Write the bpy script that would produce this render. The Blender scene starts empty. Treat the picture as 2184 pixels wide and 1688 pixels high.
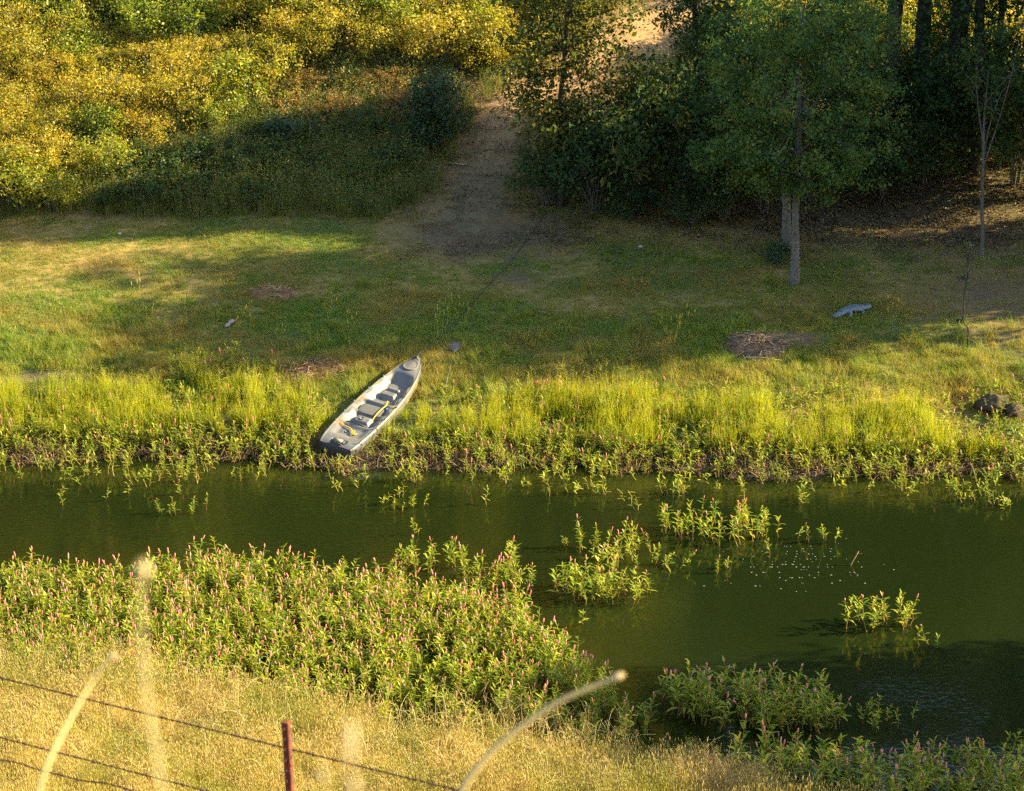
import bpy, math, random
import numpy as np
from mathutils import Vector, Matrix, Euler

R = math.radians
rng = np.random.default_rng(7)
random.seed(7)
S = bpy.context.scene
C = S.collection

# ------------------------------------------------------------------ camera
CAM_Z = 15.7
PITCH = R(19.0)
TANW = 0.44                       # picture width / distance
cam_d = bpy.data.cameras.new('camera')
cam = bpy.data.objects.new('camera', cam_d)
C.objects.link(cam)
cam.location = (0, 0, CAM_Z)
cam.rotation_euler = (R(90) - PITCH, 0, 0)
cam_d.sensor_width = 36.0
cam_d.lens = 36.0 / TANW
cam_d.clip_start = 0.2
cam_d.clip_end = 900
cam_d.dof.use_dof = True
cam_d.dof.focus_distance = 45.0
cam_d.dof.aperture_fstop = 6.6
S.camera = cam

# ------------------------------------------------------------------ light
SUN_EL, SUN_AZ = 25.5, 6.0        # azimuth measured from +X towards +Y
w = bpy.data.worlds.new('World')
S.world = w
w.use_nodes = True
wn = w.node_tree
bg = wn.nodes['Background']
sky = wn.nodes.new('ShaderNodeTexSky')
sky.sky_type = 'NISHITA'
sky.sun_disc = False
sky.sun_elevation = R(SUN_EL)
sky.sun_rotation = R(90 - SUN_AZ)
sky.air_density = 1.0
sky.dust_density = 1.0
wn.links.new(sky.outputs[0], bg.inputs[0])
bg.inputs[1].default_value = 0.10
sd = bpy.data.lights.new('sun', 'SUN')
sd.energy = 5.0
sd.angle = R(0.55)
sd.color = (1.0, 0.83, 0.46)
so = bpy.data.objects.new('sun', sd)
C.objects.link(so)
ce, se = math.cos(R(SUN_EL)), math.sin(R(SUN_EL))
SUN_DIR = Vector((ce * math.cos(R(SUN_AZ)), ce * math.sin(R(SUN_AZ)), se))
so.rotation_euler = SUN_DIR.to_track_quat('Z', 'Y').to_euler()
so.location = (40, 10, 40)
vs = S.view_settings
vs.view_transform = 'Standard'
vs.look = 'None'
vs.gamma = 1.0
vs.use_curve_mapping = False
vs.exposure = 2.5
S.render.engine = 'CYCLES'
S.cycles.max_bounces = 8
S.cycles.diffuse_bounces = 3
S.cycles.transmission_bounces = 6
S.cycles.glossy_bounces = 3
S.cycles.transparent_max_bounces = 4
S.cycles.use_denoising = False
S.cycles.use_adaptive_sampling = True
S.cycles.adaptive_threshold = 0.012
S.cycles.sample_clamp_indirect = 6.0
S.cycles.caustics_reflective = False
S.cycles.caustics_refractive = False

# ------------------------------------------------------------------ helpers
def vnoise(x, y, seed=0, octaves=3):
    x = np.asarray(x, float); y = np.asarray(y, float)
    r = np.random.default_rng(1000 + seed)
    out = np.zeros(np.broadcast(x, y).shape); amp = 1.0; tot = 0
    T = r.random((64, 64))
    for o in range(octaves):
        xi = np.floor(x).astype(int); yi = np.floor(y).astype(int)
        fx = x - xi; fy = y - yi
        fx = fx * fx * (3 - 2 * fx); fy = fy * fy * (3 - 2 * fy)
        a = T[xi % 64, yi % 64]; b = T[(xi + 1) % 64, yi % 64]
        c = T[xi % 64, (yi + 1) % 64]; d = T[(xi + 1) % 64, (yi + 1) % 64]
        out = out + amp * ((a * (1 - fx) + b * fx) * (1 - fy) + (c * (1 - fx) + d * fx) * fy)
        tot += amp; amp *= 0.5; x = x * 2.03 + 11.7; y = y * 2.03 + 5.3
    return out / tot

def sstep(a, b, x):
    t = np.clip((np.asarray(x, float) - a) / (b - a), 0, 1)
    return t * t * (3 - 2 * t)

def softp(x, k):
    return np.logaddexp(0, np.asarray(x, float) / k) * k

def shore_far(X):
    Xc = np.clip(X, -16, 16)
    return 41.35 - 0.06 * Xc + 0.22 * np.sin(0.85 * Xc + 0.6) + 0.10 * np.sin(2.3 * Xc) + 0.06 * np.sin(5.1 * Xc + 1)

def shore_near(X):
    Xc = np.clip(X, -14, 14)
    return 30.2 - 0.42 * Xc + 0.2 * np.sin(0.8 * Xc) + 0.12 * np.sin(2.1 * Xc + 2)

def zt(X, Y):
    X = np.asarray(X, float); Y = np.asarray(Y, float)
    d = Y - shore_far(X)
    z = 0.28 * d - 0.18 * softp(d - 3.5, 0.35)
    hb = 53.0 + 1.2 * sstep(2, 9, X)
    z = z + (0.35 - 0.06 * sstep(2, 12, X)) * softp(Y - hb, 0.5)
    z = z + 0.35 * softp(Y - 65, 1.2) - 0.78 * softp(Y - 112, 4)  # upper hill out of view, steepened so the pond reflects it, not sky
    z = z + 0.05 * (vnoise(X * 1.3, Y * 1.3, 1) - 0.5) * sstep(0.1, 1, d) + 0.25 * (vnoise(X * .3, Y * .3, 2) - .5) * sstep(3, 12, d)
    zf = np.where(d > 0, z, np.maximum(0.2 * d, -0.7))
    dn = shore_near(X) - Y
    zn = 0.20 * dn + 0.42 * softp(dn - 8.6, 0.5)
    zn = zn - softp(zn - 13.9, 0.3)
    zn = zn + 0.10 * (vnoise(X * .9, Y * .9, 3) - .5) * sstep(.1, 1, dn)
    zn = np.where(dn > 0, zn, np.maximum(0.25 * dn, -0.7))
    return np.maximum(zf, zn)

K = TANW / 2184.0
def ray(px, py):
    u = (px - 1092.0) * K; v = (844.0 - py) * K
    cp, sp = math.cos(PITCH), math.sin(PITCH)
    return np.array([u, cp + v * sp, -sp + v * cp])

def at(px, py, zoff=0.0, y0=17.0):
    """world point where the line of sight through a picture point meets the ground (or the water)"""
    d = ray(px, py)
    t = np.linspace(y0 / d[1], 120 / d[1], 4000)
    P = t[:, None] * d + np.array([0, 0, CAM_Z])
    g = np.maximum(zt(P[:, 0], P[:, 1]), 0.0) + zoff
    i = int(np.argmax(P[:, 2] <= g))
    return Vector(P[i])

def at_many(pxs, pys, zoff=0.0):
    pxs = np.asarray(pxs, float); pys = np.asarray(pys, float)
    u = (pxs - 1092.0) * K; v = (844.0 - pys) * K
    cp, sp = math.cos(PITCH), math.sin(PITCH)
    D = np.stack([u, cp + v * sp, -sp + v * cp], 1)
    t = np.linspace(17, 120, 900)
    P = D[:, None, :] * (t[None, :, None] / D[:, None, 1:2]) + np.array([0, 0, CAM_Z])
    g = np.maximum(zt(P[..., 0], P[..., 1]), 0) + zoff
    i = np.argmax(P[..., 2] <= g, axis=1)
    return P[np.arange(len(pxs)), i]

def at_y(px, py, Y):
    d = ray(px, py); t = Y / d[1]
    return Vector((d[0] * t, Y, CAM_Z + d[2] * t))

def at_d(px, py, dist):
    d = ray(px, py)
    return Vector(np.array([0, 0, CAM_Z]) + d * dist)

def in_poly(px, py, poly):
    px = np.asarray(px, float); py = np.asarray(py, float)
    ins = np.zeros(px.shape, bool); n = len(poly); j = n - 1
    for i in range(n):
        xi, yi = poly[i]; xj, yj = poly[j]
        c = ((yi > py) != (yj > py)) & (px < (xj - xi) * (py - yi) / ((yj - yi) or 1e-9) + xi)
        ins ^= c; j = i
    return ins

class MB:
    """collects numpy chunks and links them as one mesh object"""
    def __init__(s):
        s.V = []; s.F = {3: [], 4: []}; s.M = {3: [], 4: []}; s.Rn = []; s.n = 0
    def add(s, V, F, mat=0, rnd=0.5):
        V = np.asarray(V, float).reshape(-1, 3)
        Fs = F if isinstance(F, (list, tuple)) else [F]
        for f in Fs:
            f = np.asarray(f, int)
            if f.size == 0: continue
            s.F[f.shape[1]].append(f + s.n)
            s.M[f.shape[1]].append(np.full(len(f), mat, int))
        r = np.asarray(rnd, float)
        s.Rn.append(np.broadcast_to(r, (len(V),)) if r.ndim == 0 else r)
        s.V.append(V); s.n += len(V)
        return s
    def tube(s, pts, rad, n=6, mat=0, rnd=0.5, cap=True):
        V, F = tube_vf(pts, rad, n, cap); return s.add(V, F, mat, rnd)
    def box(s, c, size, mat=0, rnd=0.5, rot=None):
        V = np.array([[x, y, z] for z in (-.5, .5) for y in (-.5, .5) for x in (-.5, .5)]) * np.array(size)
        if rot is not None: V = V @ np.array(Euler(rot).to_matrix()).T
        F = np.array([[0, 2, 3, 1], [4, 5, 7, 6], [0, 1, 5, 4], [2, 6, 7, 3], [0, 4, 6, 2], [1, 3, 7, 5]])
        return s.add(V + np.array(c), F, mat, rnd)
    def mesh(s, name, mats, smooth=False):
        V = np.concatenate(s.V); me = bpy.data.meshes.new(name)
        f4 = np.concatenate(s.F[4]) if s.F[4] else np.zeros((0, 4), int)
        f3 = np.concatenate(s.F[3]) if s.F[3] else np.zeros((0, 3), int)
        mi = np.concatenate(s.M[4] + s.M[3]) if (s.M[4] or s.M[3]) else np.zeros(0, int)
        L = np.concatenate([f4.ravel(), f3.ravel()]).astype(np.int32)
        st = np.concatenate([np.arange(len(f4)) * 4, len(f4) * 4 + np.arange(len(f3)) * 3]).astype(np.int32)
        me.vertices.add(len(V)); me.vertices.foreach_set('co', V.astype(np.float32).ravel())
        me.loops.add(len(L)); me.loops.foreach_set('vertex_index', L)
        me.polygons.add(len(st)); me.polygons.foreach_set('loop_start', st)
        for m in (mats if isinstance(mats, (list, tuple)) else [mats]): me.materials.append(m)
        me.polygons.foreach_set('material_index', mi.astype(np.int32))
        if smooth: me.polygons.foreach_set('use_smooth', np.ones(len(st), bool))
        a = me.attributes.new('rnd', 'FLOAT', 'POINT')
        a.data.foreach_set('value', np.concatenate(s.Rn).astype(np.float32))
        me.update(calc_edges=True)
        return me
    def build(s, name, mats, parent=None, smooth=False):
        me = s.mesh(name, mats, smooth)
        o = bpy.data.objects.new(name, me); C.objects.link(o)
        if parent is not None: o.parent = parent
        return o

def tube_vf(pts, rad, n=6, cap=True):
    P = np.asarray(pts, float); m = len(P)
    rad = np.broadcast_to(np.asarray(rad, float), (m,))
    T = np.gradient(P, axis=0); T /= np.linalg.norm(T, axis=1)[:, None] + 1e-12
    ref = np.array([0, 0, 1.0]) if abs(T[:, 2]).mean() < .8 else np.array([1.0, 0, 0])
    A = np.cross(T, ref); A /= np.linalg.norm(A, axis=1)[:, None] + 1e-12
    B = np.cross(T, A)
    th = np.arange(n) / n * 2 * np.pi
    V = P[:, None, :] + rad[:, None, None] * (np.cos(th)[None, :, None] * A[:, None, :] + np.sin(th)[None, :, None] * B[:, None, :])
    i = np.arange(m - 1)[:, None] * n; j = np.arange(n)[None, :]; k = (j + 1) % n
    F = np.stack([i + j, i + k, i + n + k, i + n + j], -1).reshape(-1, 4)
    V = V.reshape(-1, 3)
    if cap:
        V = np.concatenate([V, P[:1], P[-1:]])
        jj = np.arange(n); kk = (jj + 1) % n
        t1 = np.stack([np.full(n, m * n), kk, jj], 1); t2 = np.stack([np.full(n, m * n + 1), (m - 1) * n + jj, (m - 1) * n + kk], 1)
        return V, [F, np.concatenate([t1, t2])]
    return V, [F]

def bez(p0, p1, p2, n=8):
    t = np.linspace(0, 1, n)[:, None]
    return (1 - t) ** 2 * np.array(p0) + 2 * t * (1 - t) * np.array(p1) + t * t * np.array(p2)

def tag(o, label=None, cat=None, group=None, kind=None):
    if label: o['label'] = label
    if cat: o['category'] = cat
    if group: o['group'] = group
    if kind: o['kind'] = kind
    return o

def empty(name, loc, rz=0.0, label=None, cat=None, group=None, scale=1.0):
    o = bpy.data.objects.new(name, None); C.objects.link(o)
    o.location = loc; o.rotation_euler = (0, 0, rz); o.empty_display_size = .2
    o.scale = (scale,) * 3 if not isinstance(scale, (tuple, list)) else scale
    return tag(o, label, cat, group)

def copy_tree(o, parent=None):
    c = o.copy(); C.objects.link(c)
    if parent is not None: c.parent = parent
    for ch in list(o.children): copy_tree(ch, c)
    return c

# ------------------------------------------------------------------ materials
def new_mat(name):
    m = bpy.data.materials.new(name); m.use_nodes = True
    nt = m.node_tree; nt.nodes.clear()
    out = nt.nodes.new('ShaderNodeOutputMaterial')
    return m, nt, out

def N(nt, typ, **kw):
    n = nt.nodes.new(typ)
    for k, v in kw.items(): setattr(n, k, v)
    return n

def mixc(nt, fac, a, b, blend='MIX'):
    m = N(nt, 'ShaderNodeMix', data_type='RGBA', blend_type=blend)
    for sock, v in ((m.inputs[0], fac), (m.inputs[6], a), (m.inputs[7], b)):
        if hasattr(v, 'is_output'): nt.links.new(v, sock)
        elif isinstance(v, (int, float)): sock.default_value = v
        else: sock.default_value = (*v, 1.0) if len(v) == 3 else v
    return m.outputs[2]

def noise(nt, scale, detail=3.0, rough=.55, coord=None):
    n = N(nt, 'ShaderNodeTexNoise'); n.inputs['Scale'].default_value = scale
    n.inputs['Detail'].default_value = detail; n.inputs['Roughness'].default_value = rough
    if coord is not None: nt.links.new(coord, n.inputs['Vector'])
    return n.outputs['Fac']

def maprange(nt, v, a, b, c=0.0, d=1.0):
    m = N(nt, 'ShaderNodeMapRange'); nt.links.new(v, m.inputs[0])
    for i, x in enumerate((a, b, c, d)): m.inputs[i + 1].default_value = x
    return m.outputs[0]

def leaf_mat(name, cols, trans=0.45, tcol_boost=(1.25, 1.15, .6), rough=.5, spec=.35, world_scale=None, wcols=None, objvar=.35):
    """leaf / blade: colour ramp by per-leaf random number, shifted by the plant's own random number"""
    m, nt, out = new_mat(name)
    at_ = N(nt, 'ShaderNodeAttribute', attribute_name='rnd')
    oi = N(nt, 'ShaderNodeObjectInfo')
    add = N(nt, 'ShaderNodeMath', operation='MULTIPLY_ADD')
    nt.links.new(oi.outputs['Random'], add.inputs[0]); add.inputs[1].default_value = objvar
    nt.links.new(at_.outputs['Fac'], add.inputs[2])
    sub = N(nt, 'ShaderNodeMath', operation='SUBTRACT'); nt.links.new(add.outputs[0], sub.inputs[0]); sub.inputs[1].default_value = objvar * .5
    ramp = N(nt, 'ShaderNodeValToRGB'); nt.links.new(sub.outputs[0], ramp.inputs[0])
    el = ramp.color_ramp.elements
    el[0].position = 0.0; el[0].color = (*cols[0], 1)
    el[1].position = 1.0; el[1].color = (*cols[-1], 1)
    for i, c in enumerate(cols[1:-1]):
        e = el.new((i + 1) / (len(cols) - 1)); e.color = (*c, 1)
    col = ramp.outputs[0]
    if world_scale:
        geo = N(nt, 'ShaderNodeNewGeometry')
        f = maprange(nt, noise(nt, world_scale, 4, .6, geo.outputs['Position']), .42, .62)
        col = mixc(nt, f, col, wcols)
    p = N(nt, 'ShaderNodeBsdfPrincipled')
    p.inputs['Roughness'].default_value = rough
    p.inputs['Specular IOR Level'].default_value = spec
    nt.links.new(col, p.inputs['Base Color'])
    tr = N(nt, 'ShaderNodeBsdfTranslucent')
    nt.links.new(mixc(nt, 1.0, col, tcol_boost, 'MULTIPLY'), tr.inputs[0])
    mx = N(nt, 'ShaderNodeMixShader'); mx.inputs[0].default_value = trans
    nt.links.new(p.outputs[0], mx.inputs[1]); nt.links.new(tr.outputs[0], mx.inputs[2])
    nt.links.new(mx.outputs[0], out.inputs[0])
    return m

def plain(name, col, rough=.6, spec=.4, var=None, scale=8.0, bump=0.0, metal=0.0, coord='Object'):
    m, nt, out = new_mat(name)
    p = N(nt, 'ShaderNodeBsdfPrincipled')
    p.inputs['Roughness'].default_value = rough; p.inputs['Specular IOR Level'].default_value = spec
    p.inputs['Metallic'].default_value = metal
    tc = N(nt, 'ShaderNodeTexCoord')
    n = noise(nt, scale, 5, .6, tc.outputs[coord])
    nt.links.new(mixc(nt, maprange(nt, n, .35, .65), col, var or tuple(c * .65 for c in col)), p.inputs['Base Color'])
    if bump:
        b = N(nt, 'ShaderNodeBump'); b.inputs['Strength'].default_value = bump; b.inputs['Distance'].default_value = .02
        nt.links.new(n, b.inputs['Height']); nt.links.new(b.outputs[0], p.inputs['Normal'])
    nt.links.new(p.outputs[0], out.inputs[0])
    return m

M = {}
GREEN_D, GREEN, GREEN_Y, GOLD, RUSTY = (.030, .055, .016), (.060, .105, .018), (.13, .165, .02), (.30, .235, .022), (.27, .125, .03)
M['bush_gold'] = leaf_mat('leaf_gold', [(.12, .15, .013), (.26, .24, .017), (.395, .315, .025), (.38, .235, .033)], .45)
M['bush_green'] = leaf_mat('leaf_yellow_green', [(.06, .11, .012), (.13, .185, .015), (.24, .25, .018), (.36, .30, .022)], .45)
M['bush_orange'] = leaf_mat('leaf_dry_orange', [(.16, .11, .03), (.26, .15, .035), (.32, .20, .05), (.16, .13, .03)], .35)
M['bush_dark'] = leaf_mat('leaf_dark_green', [(.018, .040, .016), (.030, .062, .020), (.045, .080, .022)], .25)
M['oak'] = leaf_mat('leaf_oak', [(.020, .052, .018), (.034, .078, .024), (.055, .100, .025), (.11, .125, .022)], .4, rough=.65, spec=.15)
M['oak_front'] = leaf_mat('leaf_oak_front', [(.028, .070, .024), (.048, .105, .030), (.075, .130, .030), (.14, .155, .026)], .42, rough=.65, spec=.15)
M['oak2'] = leaf_mat('leaf_oak_broad', [(.035, .060, .014), (.060, .090, .018), (.12, .12, .02), (.22, .16, .02)], .4, rough=.6, spec=.2)
M['under'] = leaf_mat('leaf_understory', [(.020, .048, .018), (.034, .072, .022), (.058, .092, .022), (.12, .125, .025)], .38, rough=.65, spec=.15)
M['smart'] = leaf_mat('leaf_smartweed', [(.10, .165, .010), (.18, .25, .015), (.29, .32, .022), (.42, .38, .035)], .47, rough=.5, spec=.25)
M['smart_stem'] = leaf_mat('stem_smartweed', [(.15, .17, .03), (.22, .17, .035), (.27, .10, .04)], .15)
M['spike'] = leaf_mat('flower_pink', [(.60, .20, .20), (.66, .27, .25), (.64, .34, .28)], .3, (1, .8, .8))
M['grass_tall'] = leaf_mat('grass_tall', [(.12, .175, .010), (.20, .26, .012), (.30, .325, .014), (.40, .36, .022)], .5)
M['grass_seed'] = leaf_mat('grass_seedhead', [(.23, .25, .018), (.34, .32, .026), (.44, .37, .06)], .42)
M['lawn'] = leaf_mat('grass_lawn', [(.07, .14, .014), (.115, .19, .016), (.18, .24, .022), (.30, .27, .045)], .42, world_scale=.55, wcols=(.265, .21, .045), objvar=.8)
M['shade_grass'] = leaf_mat('grass_hillside', [(.055, .10, .02), (.095, .145, .024), (.16, .175, .035), (.27, .21, .06)], .4)
M['straw'] = leaf_mat('grass_straw', [(.28, .21, .06), (.43, .34, .10), (.54, .44, .16), (.34, .22, .08)], .38, world_scale=.9, wcols=(.25, .245, .04))
M['litter_leaf'] = leaf_mat('leaf_litter', [(.06, .045, .022), (.11, .08, .035), (.18, .125, .05)], .1)
M['broom'] = leaf_mat('leaf_broom', [(.10, .13, .018), (.16, .18, .022), (.23, .22, .03)], .4)
M['broom_yellow'] = leaf_mat('flower_yellow_brush', [(.30, .24, .015), (.45, .33, .015), (.50, .38, .03)], .35)
M['sage'] = leaf_mat('leaf_sage', [(.12, .12, .05), (.17, .165, .065), (.22, .19, .07)], .3)
M['bark_grey'] = plain('bark_grey', (.135, .128, .108), .9, .15, (.065, .06, .05), 14, .9)
M['bark_dark'] = plain('bark_dark', (.055, .048, .04), .95, .15, (.025, .022, .02), 12, .7)
M['twig'] = plain('twig_brown', (.20, .13, .08), .9, .2, (.09, .055, .035), 9)
M['twig_pale'] = plain('twig_pale', (.42, .34, .22), .9, .2, (.25, .18, .1), 9)
M['stalk'] = leaf_mat('stalk_dry', [(.34, .27, .10), (.42, .33, .14)], .2)
M['stalk_head'] = leaf_mat('stalk_head', [(.42, .33, .16), (.50, .40, .22)], .3)
M['rock'] = plain('rock_brown', (.075, .056, .036), .95, .1, (.035, .027, .018), 7, 1.0)
M['stone'] = plain('stone_pale', (.26, .25, .21), .85, .3, (.35, .33, .3), 20)
M['black'] = plain('plastic_black', (.02, .02, .022), .45, .5, (.03, .03, .03))
M['paddle'] = plain('paddle_grey', (.042, .044, .058), .6, .3, (.03, .032, .042))
M['rope'] = plain('rope_dark', (.03, .032, .03), .8, .2)
M['yellow'] = plain('cord_yellow', (.55, .34, .01), .6, .3, (.45, .27, .01), 30)
M['seat'] = plain('seat_grey', (.115, .107, .097), .75, .3, (.085, .08, .075), 24, .2)
M['blue'] = plain('tag_blue', (.02, .10, .30), .6, .3)
M['gator'] = plain('hide_bluegrey', (.15, .18, .195), .75, .25, (.085, .11, .125), 22, .8)
M['gator_dark'] = plain('hide_dark', (.03, .04, .05), .6, .3)
M['pink_litter'] = plain('litter_pink', (.30, .21, .20), .7, .3, (.22, .15, .15), 12)
M['speck'] = plain('speck_white', (.22, .22, .20), .6, .3, (.13, .13, .12))
M['rust'] = plain('paint_rust_red', (.13, .028, .014), .8, .2, (.04, .016, .012), 30, .4)
M['stud'] = plain('stud_worn', (.20, .18, .18), .55, .4, (.2, .15, .14), 40)
M['wire'] = plain('wire_rusty', (.075, .038, .025), .7, .3, (.035, .022, .018), 60, metal=.2)

def ground_mat():
    m, nt, out = new_mat('soil_and_turf')
    p = N(nt, 'ShaderNodeBsdfPrincipled'); p.inputs['Roughness'].default_value = .95
    p.inputs['Specular IOR Level'].default_value = .15
    a = N(nt, 'ShaderNodeAttribute', attribute_name='tint')
    geo = N(nt, 'ShaderNodeNewGeometry')
    n1 = noise(nt, 3.0, 8, .7, geo.outputs['Position'])
    n2 = noise(nt, 38.0, 4, .7, geo.outputs['Position'])
    c = mixc(nt, 1.0, a.outputs['Color'], mixc(nt, n1, (.62, .62, .62), (1.35, 1.3, 1.2)), 'MULTIPLY')
    c = mixc(nt, 1.0, c, mixc(nt, n2, (.5, .5, .5), (1.5, 1.5, 1.5)), 'MULTIPLY')
    nt.links.new(c, p.inputs['Base Color'])
    b = N(nt, 'ShaderNodeBump'); b.inputs['Strength'].default_value = .7; b.inputs['Distance'].default_value = .05
    nt.links.new(n2, b.inputs['Height']); nt.links.new(b.outputs[0], p.inputs['Normal'])
    nt.links.new(p.outputs[0], out.inputs[0]); return m
M['ground'] = ground_mat()

def path_mat():
    m, nt, out = new_mat('path_dirt')
    p = N(nt, 'ShaderNodeBsdfPrincipled'); p.inputs['Roughness'].default_value = .95
    p.inputs['Specular IOR Level'].default_value = .1
    geo = N(nt, 'ShaderNodeNewGeometry')
    n1 = noise(nt, 2.2, 8, .7, geo.outputs['Position']); n2 = noise(nt, 45, 4, .7, geo.outputs['Position'])
    sp = N(nt, 'ShaderNodeSeparateXYZ'); nt.links.new(geo.outputs['Position'], sp.inputs[0])
    up = maprange(nt, sp.outputs[1], 54.5, 57.0)  # shaded dirt below and sunlit dirt above, put into the colour
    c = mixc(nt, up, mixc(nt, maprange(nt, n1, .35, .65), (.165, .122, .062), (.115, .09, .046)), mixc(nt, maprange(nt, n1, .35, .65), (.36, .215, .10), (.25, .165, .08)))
    c = mixc(nt, 1.0, c, mixc(nt, n2, (.6, .6, .6), (1.4, 1.4, 1.4)), 'MULTIPLY')
    nt.links.new(c, p.inputs['Base Color'])
    b = N(nt, 'ShaderNodeBump'); b.inputs['Strength'].default_value = .6; b.inputs['Distance'].default_value = .04
    nt.links.new(n2, b.inputs['Height']); nt.links.new(b.outputs[0], p.inputs['Normal'])
    nt.links.new(p.outputs[0], out.inputs[0]); return m
M['path'] = path_mat()

def water_mat():
    m, nt, out = new_mat('pond_water')
    p = N(nt, 'ShaderNodeBsdfPrincipled')
    p.inputs['Base Color'].default_value = (.0058, .0096, .0022, 1)
    p.inputs['Roughness'].default_value = .03; p.inputs['IOR'].default_value = 1.33
    geo = N(nt, 'ShaderNodeNewGeometry')
    mp = N(nt, 'ShaderNodeMapping'); nt.links.new(geo.outputs['Position'], mp.inputs[0]); mp.inputs['Scale'].default_value = (1.0, 1.6, 1)
    n1 = noise(nt, 7.0, 3, .55, mp.outputs[0]); n2 = noise(nt, .35, 2, .5, geo.outputs['Position'])
    hm = N(nt, 'ShaderNodeMath', operation='MULTIPLY'); nt.links.new(n1, hm.inputs[0])
    nt.links.new(maprange(nt, n2, .40, .62, .25, 1.0), hm.inputs[1])
    b = N(nt, 'ShaderNodeBump'); b.inputs['Strength'].default_value = .08; b.inputs['Distance'].default_value = .05
    nt.links.new(hm.outputs[0], b.inputs['Height']); nt.links.new(b.outputs[0], p.inputs['Normal'])
    nt.links.new(p.outputs[0], out.inputs[0]); return m
M['water'] = water_mat()

def camo_mat():
    m, nt, out = new_mat('kayak_camouflage')
    p = N(nt, 'ShaderNodeBsdfPrincipled'); p.inputs['Roughness'].default_value = .42
    p.inputs['Specular IOR Level'].default_value = .45
    tc = N(nt, 'ShaderNodeTexCoord')
    n1 = noise(nt, 2.3, 3, .5, tc.outputs['Object'])
    mp = N(nt, 'ShaderNodeMapping'); nt.links.new(tc.outputs['Object'], mp.inputs[0]); mp.inputs['Location'].default_value = (5.3, 2.1, 7.7)
    n2 = noise(nt, 3.1, 3, .5, mp.outputs[0]); n3 = noise(nt, 26, 4, .6, tc.outputs['Object'])
    c = mixc(nt, maprange(nt, n1, .45, .60), (.118, .114, .100), (.088, .088, .084))
    c = mixc(nt, maprange(nt, n2, .56, .64), c, (.19, .135, .08))
    c = mixc(nt, maprange(nt, n2, .40, .32), c, (.06, .062, .065))
    sx = N(nt, 'ShaderNodeSeparateXYZ'); nt.links.new(tc.outputs['Object'], sx.inputs[0])
    bowf = maprange(nt, sx.outputs[0], 2.72, 3.05); stf = maprange(nt, sx.outputs[0], .16, .05)
    c = mixc(nt, bowf, c, (.085, .088, .095)); c = mixc(nt, stf, c, (.055, .058, .064))
    c = mixc(nt, 1.0, c, mixc(nt, n3, (.75, .75, .75), (1.2, 1.2, 1.2)), 'MULTIPLY')
    nt.links.new(c, p.inputs['Base Color']); nt.links.new(p.outputs[0], out.inputs[0]); return m
M['camo'] = camo_mat()

# ------------------------------------------------------------------ ground, path, water
def axis(parts):
    return np.unique(np.concatenate([np.arange(a, b, s) for a, b, s in parts]))
xs = axis([(-160, -30, 10), (-30, -14, 1), (-14, 14, .16), (14, 30, 1), (30, 161, 10)])
ys = axis([(-30, 0, 5), (0, 22, .8), (22, 64, .16), (64, 125, 1.5), (125, 260, 12)])
GX, GY = np.meshgrid(xs, ys)
GZ = zt(GX, GY)
nx, ny = len(xs), len(ys)
i = np.arange(ny - 1)[:, None] * nx; j = np.arange(nx - 1)[None, :]
GF = np.stack([i + j, i + j + 1, i + nx + j + 1, i + nx + j], -1).reshape(-1, 4)

def bare(X, Y):
    """0..1: how bare (no grass) the ground is"""
    b = np.zeros(np.broadcast(X, Y).shape)
    for cx, cy, rx, ry, s in ((10.6, 47.5, 2.2, 2.6, .62), (10.2, 52.5, 3.2, 3.0, .7), (6.3, 53.2, 3.2, 1.5, .8), (.1, 49.6, .9, .7, .5), (-.6, 52.2, 2.2, 1.8, .8),
                              (5.9, 45.9, .6, .35, .9), (-9.5, 44.5, 1.0, .3, .6)):
        b = np.maximum(b, s * np.exp(-((X - cx) / rx) ** 2 - ((Y - cy) / ry) ** 2))
    return np.clip(b * 1.5 * (0.55 + .9 * vnoise(X * 1.4, Y * 1.4, 9)), 0, 1)

def tint(X, Y, Z):
    n = vnoise(X * .7, Y * .9, 5, 4); n2 = vnoise(X * 2.2, Y * 2.6, 6, 3)
    turf_g = np.array([.080, .110, .026]); turf_d = np.array([.23, .165, .052]); soil = np.array([.125, .090, .048])
    mud = np.array([.032, .025, .017]); straw = np.array([.20, .145, .06]); hill = np.array([.18, .125, .055]); litter = np.array([.085, .068, .034])
    d = Y - shore_far(X)
    f = np.clip(sstep(.35, .65, n + .12 * sstep(4, 10, d) - .06) , 0, 1)[..., None]
    c = turf_g * (1 - f) + turf_d * f
    b = bare(X, Y)[..., None]; c = c * (1 - b) + soil * b
    h = sstep(52.2, 53.8, Y + (n2 - .5) * 1.2)[..., None]
    hc = np.where(((X > 1)[..., None] & (Y < 57.5)[..., None]) | ((X > 3)[..., None] & (Y > 66)[..., None]), litter, hill)  # upper right hill takes the dark litter tone to darken the pond's reflection
    c = c * (1 - h) + hc * h
    m_ = (sstep(1.0, .35, d + (n2 - .5) * .8))[..., None]; c = c * (1 - m_) + mud * m_
    near = (Y < 36)[..., None]
    dn = shore_near(X) - Y
    sf = sstep(.0, .8, dn)[..., None]
    cn = mud * (1 - sf) + (straw * (.75 + .5 * n[..., None])) * sf
    return np.where(near, cn, c)

col = tint(GX, GY, GZ)
ground = MB().add(np.stack([GX, GY, GZ], -1).reshape(-1, 3), GF).build('ground', M['ground'], smooth=True)
ca = ground.data.attributes.new('tint', 'FLOAT_COLOR', 'POINT')
ca.data.foreach_set('color', np.concatenate([col, np.ones(col.shape[:2] + (1,))], -1).astype(np.float32).ravel())
tag(ground, 'grassy far bank, lawn and hillside with bare patches round the pond', 'ground', kind='structure')

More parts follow.
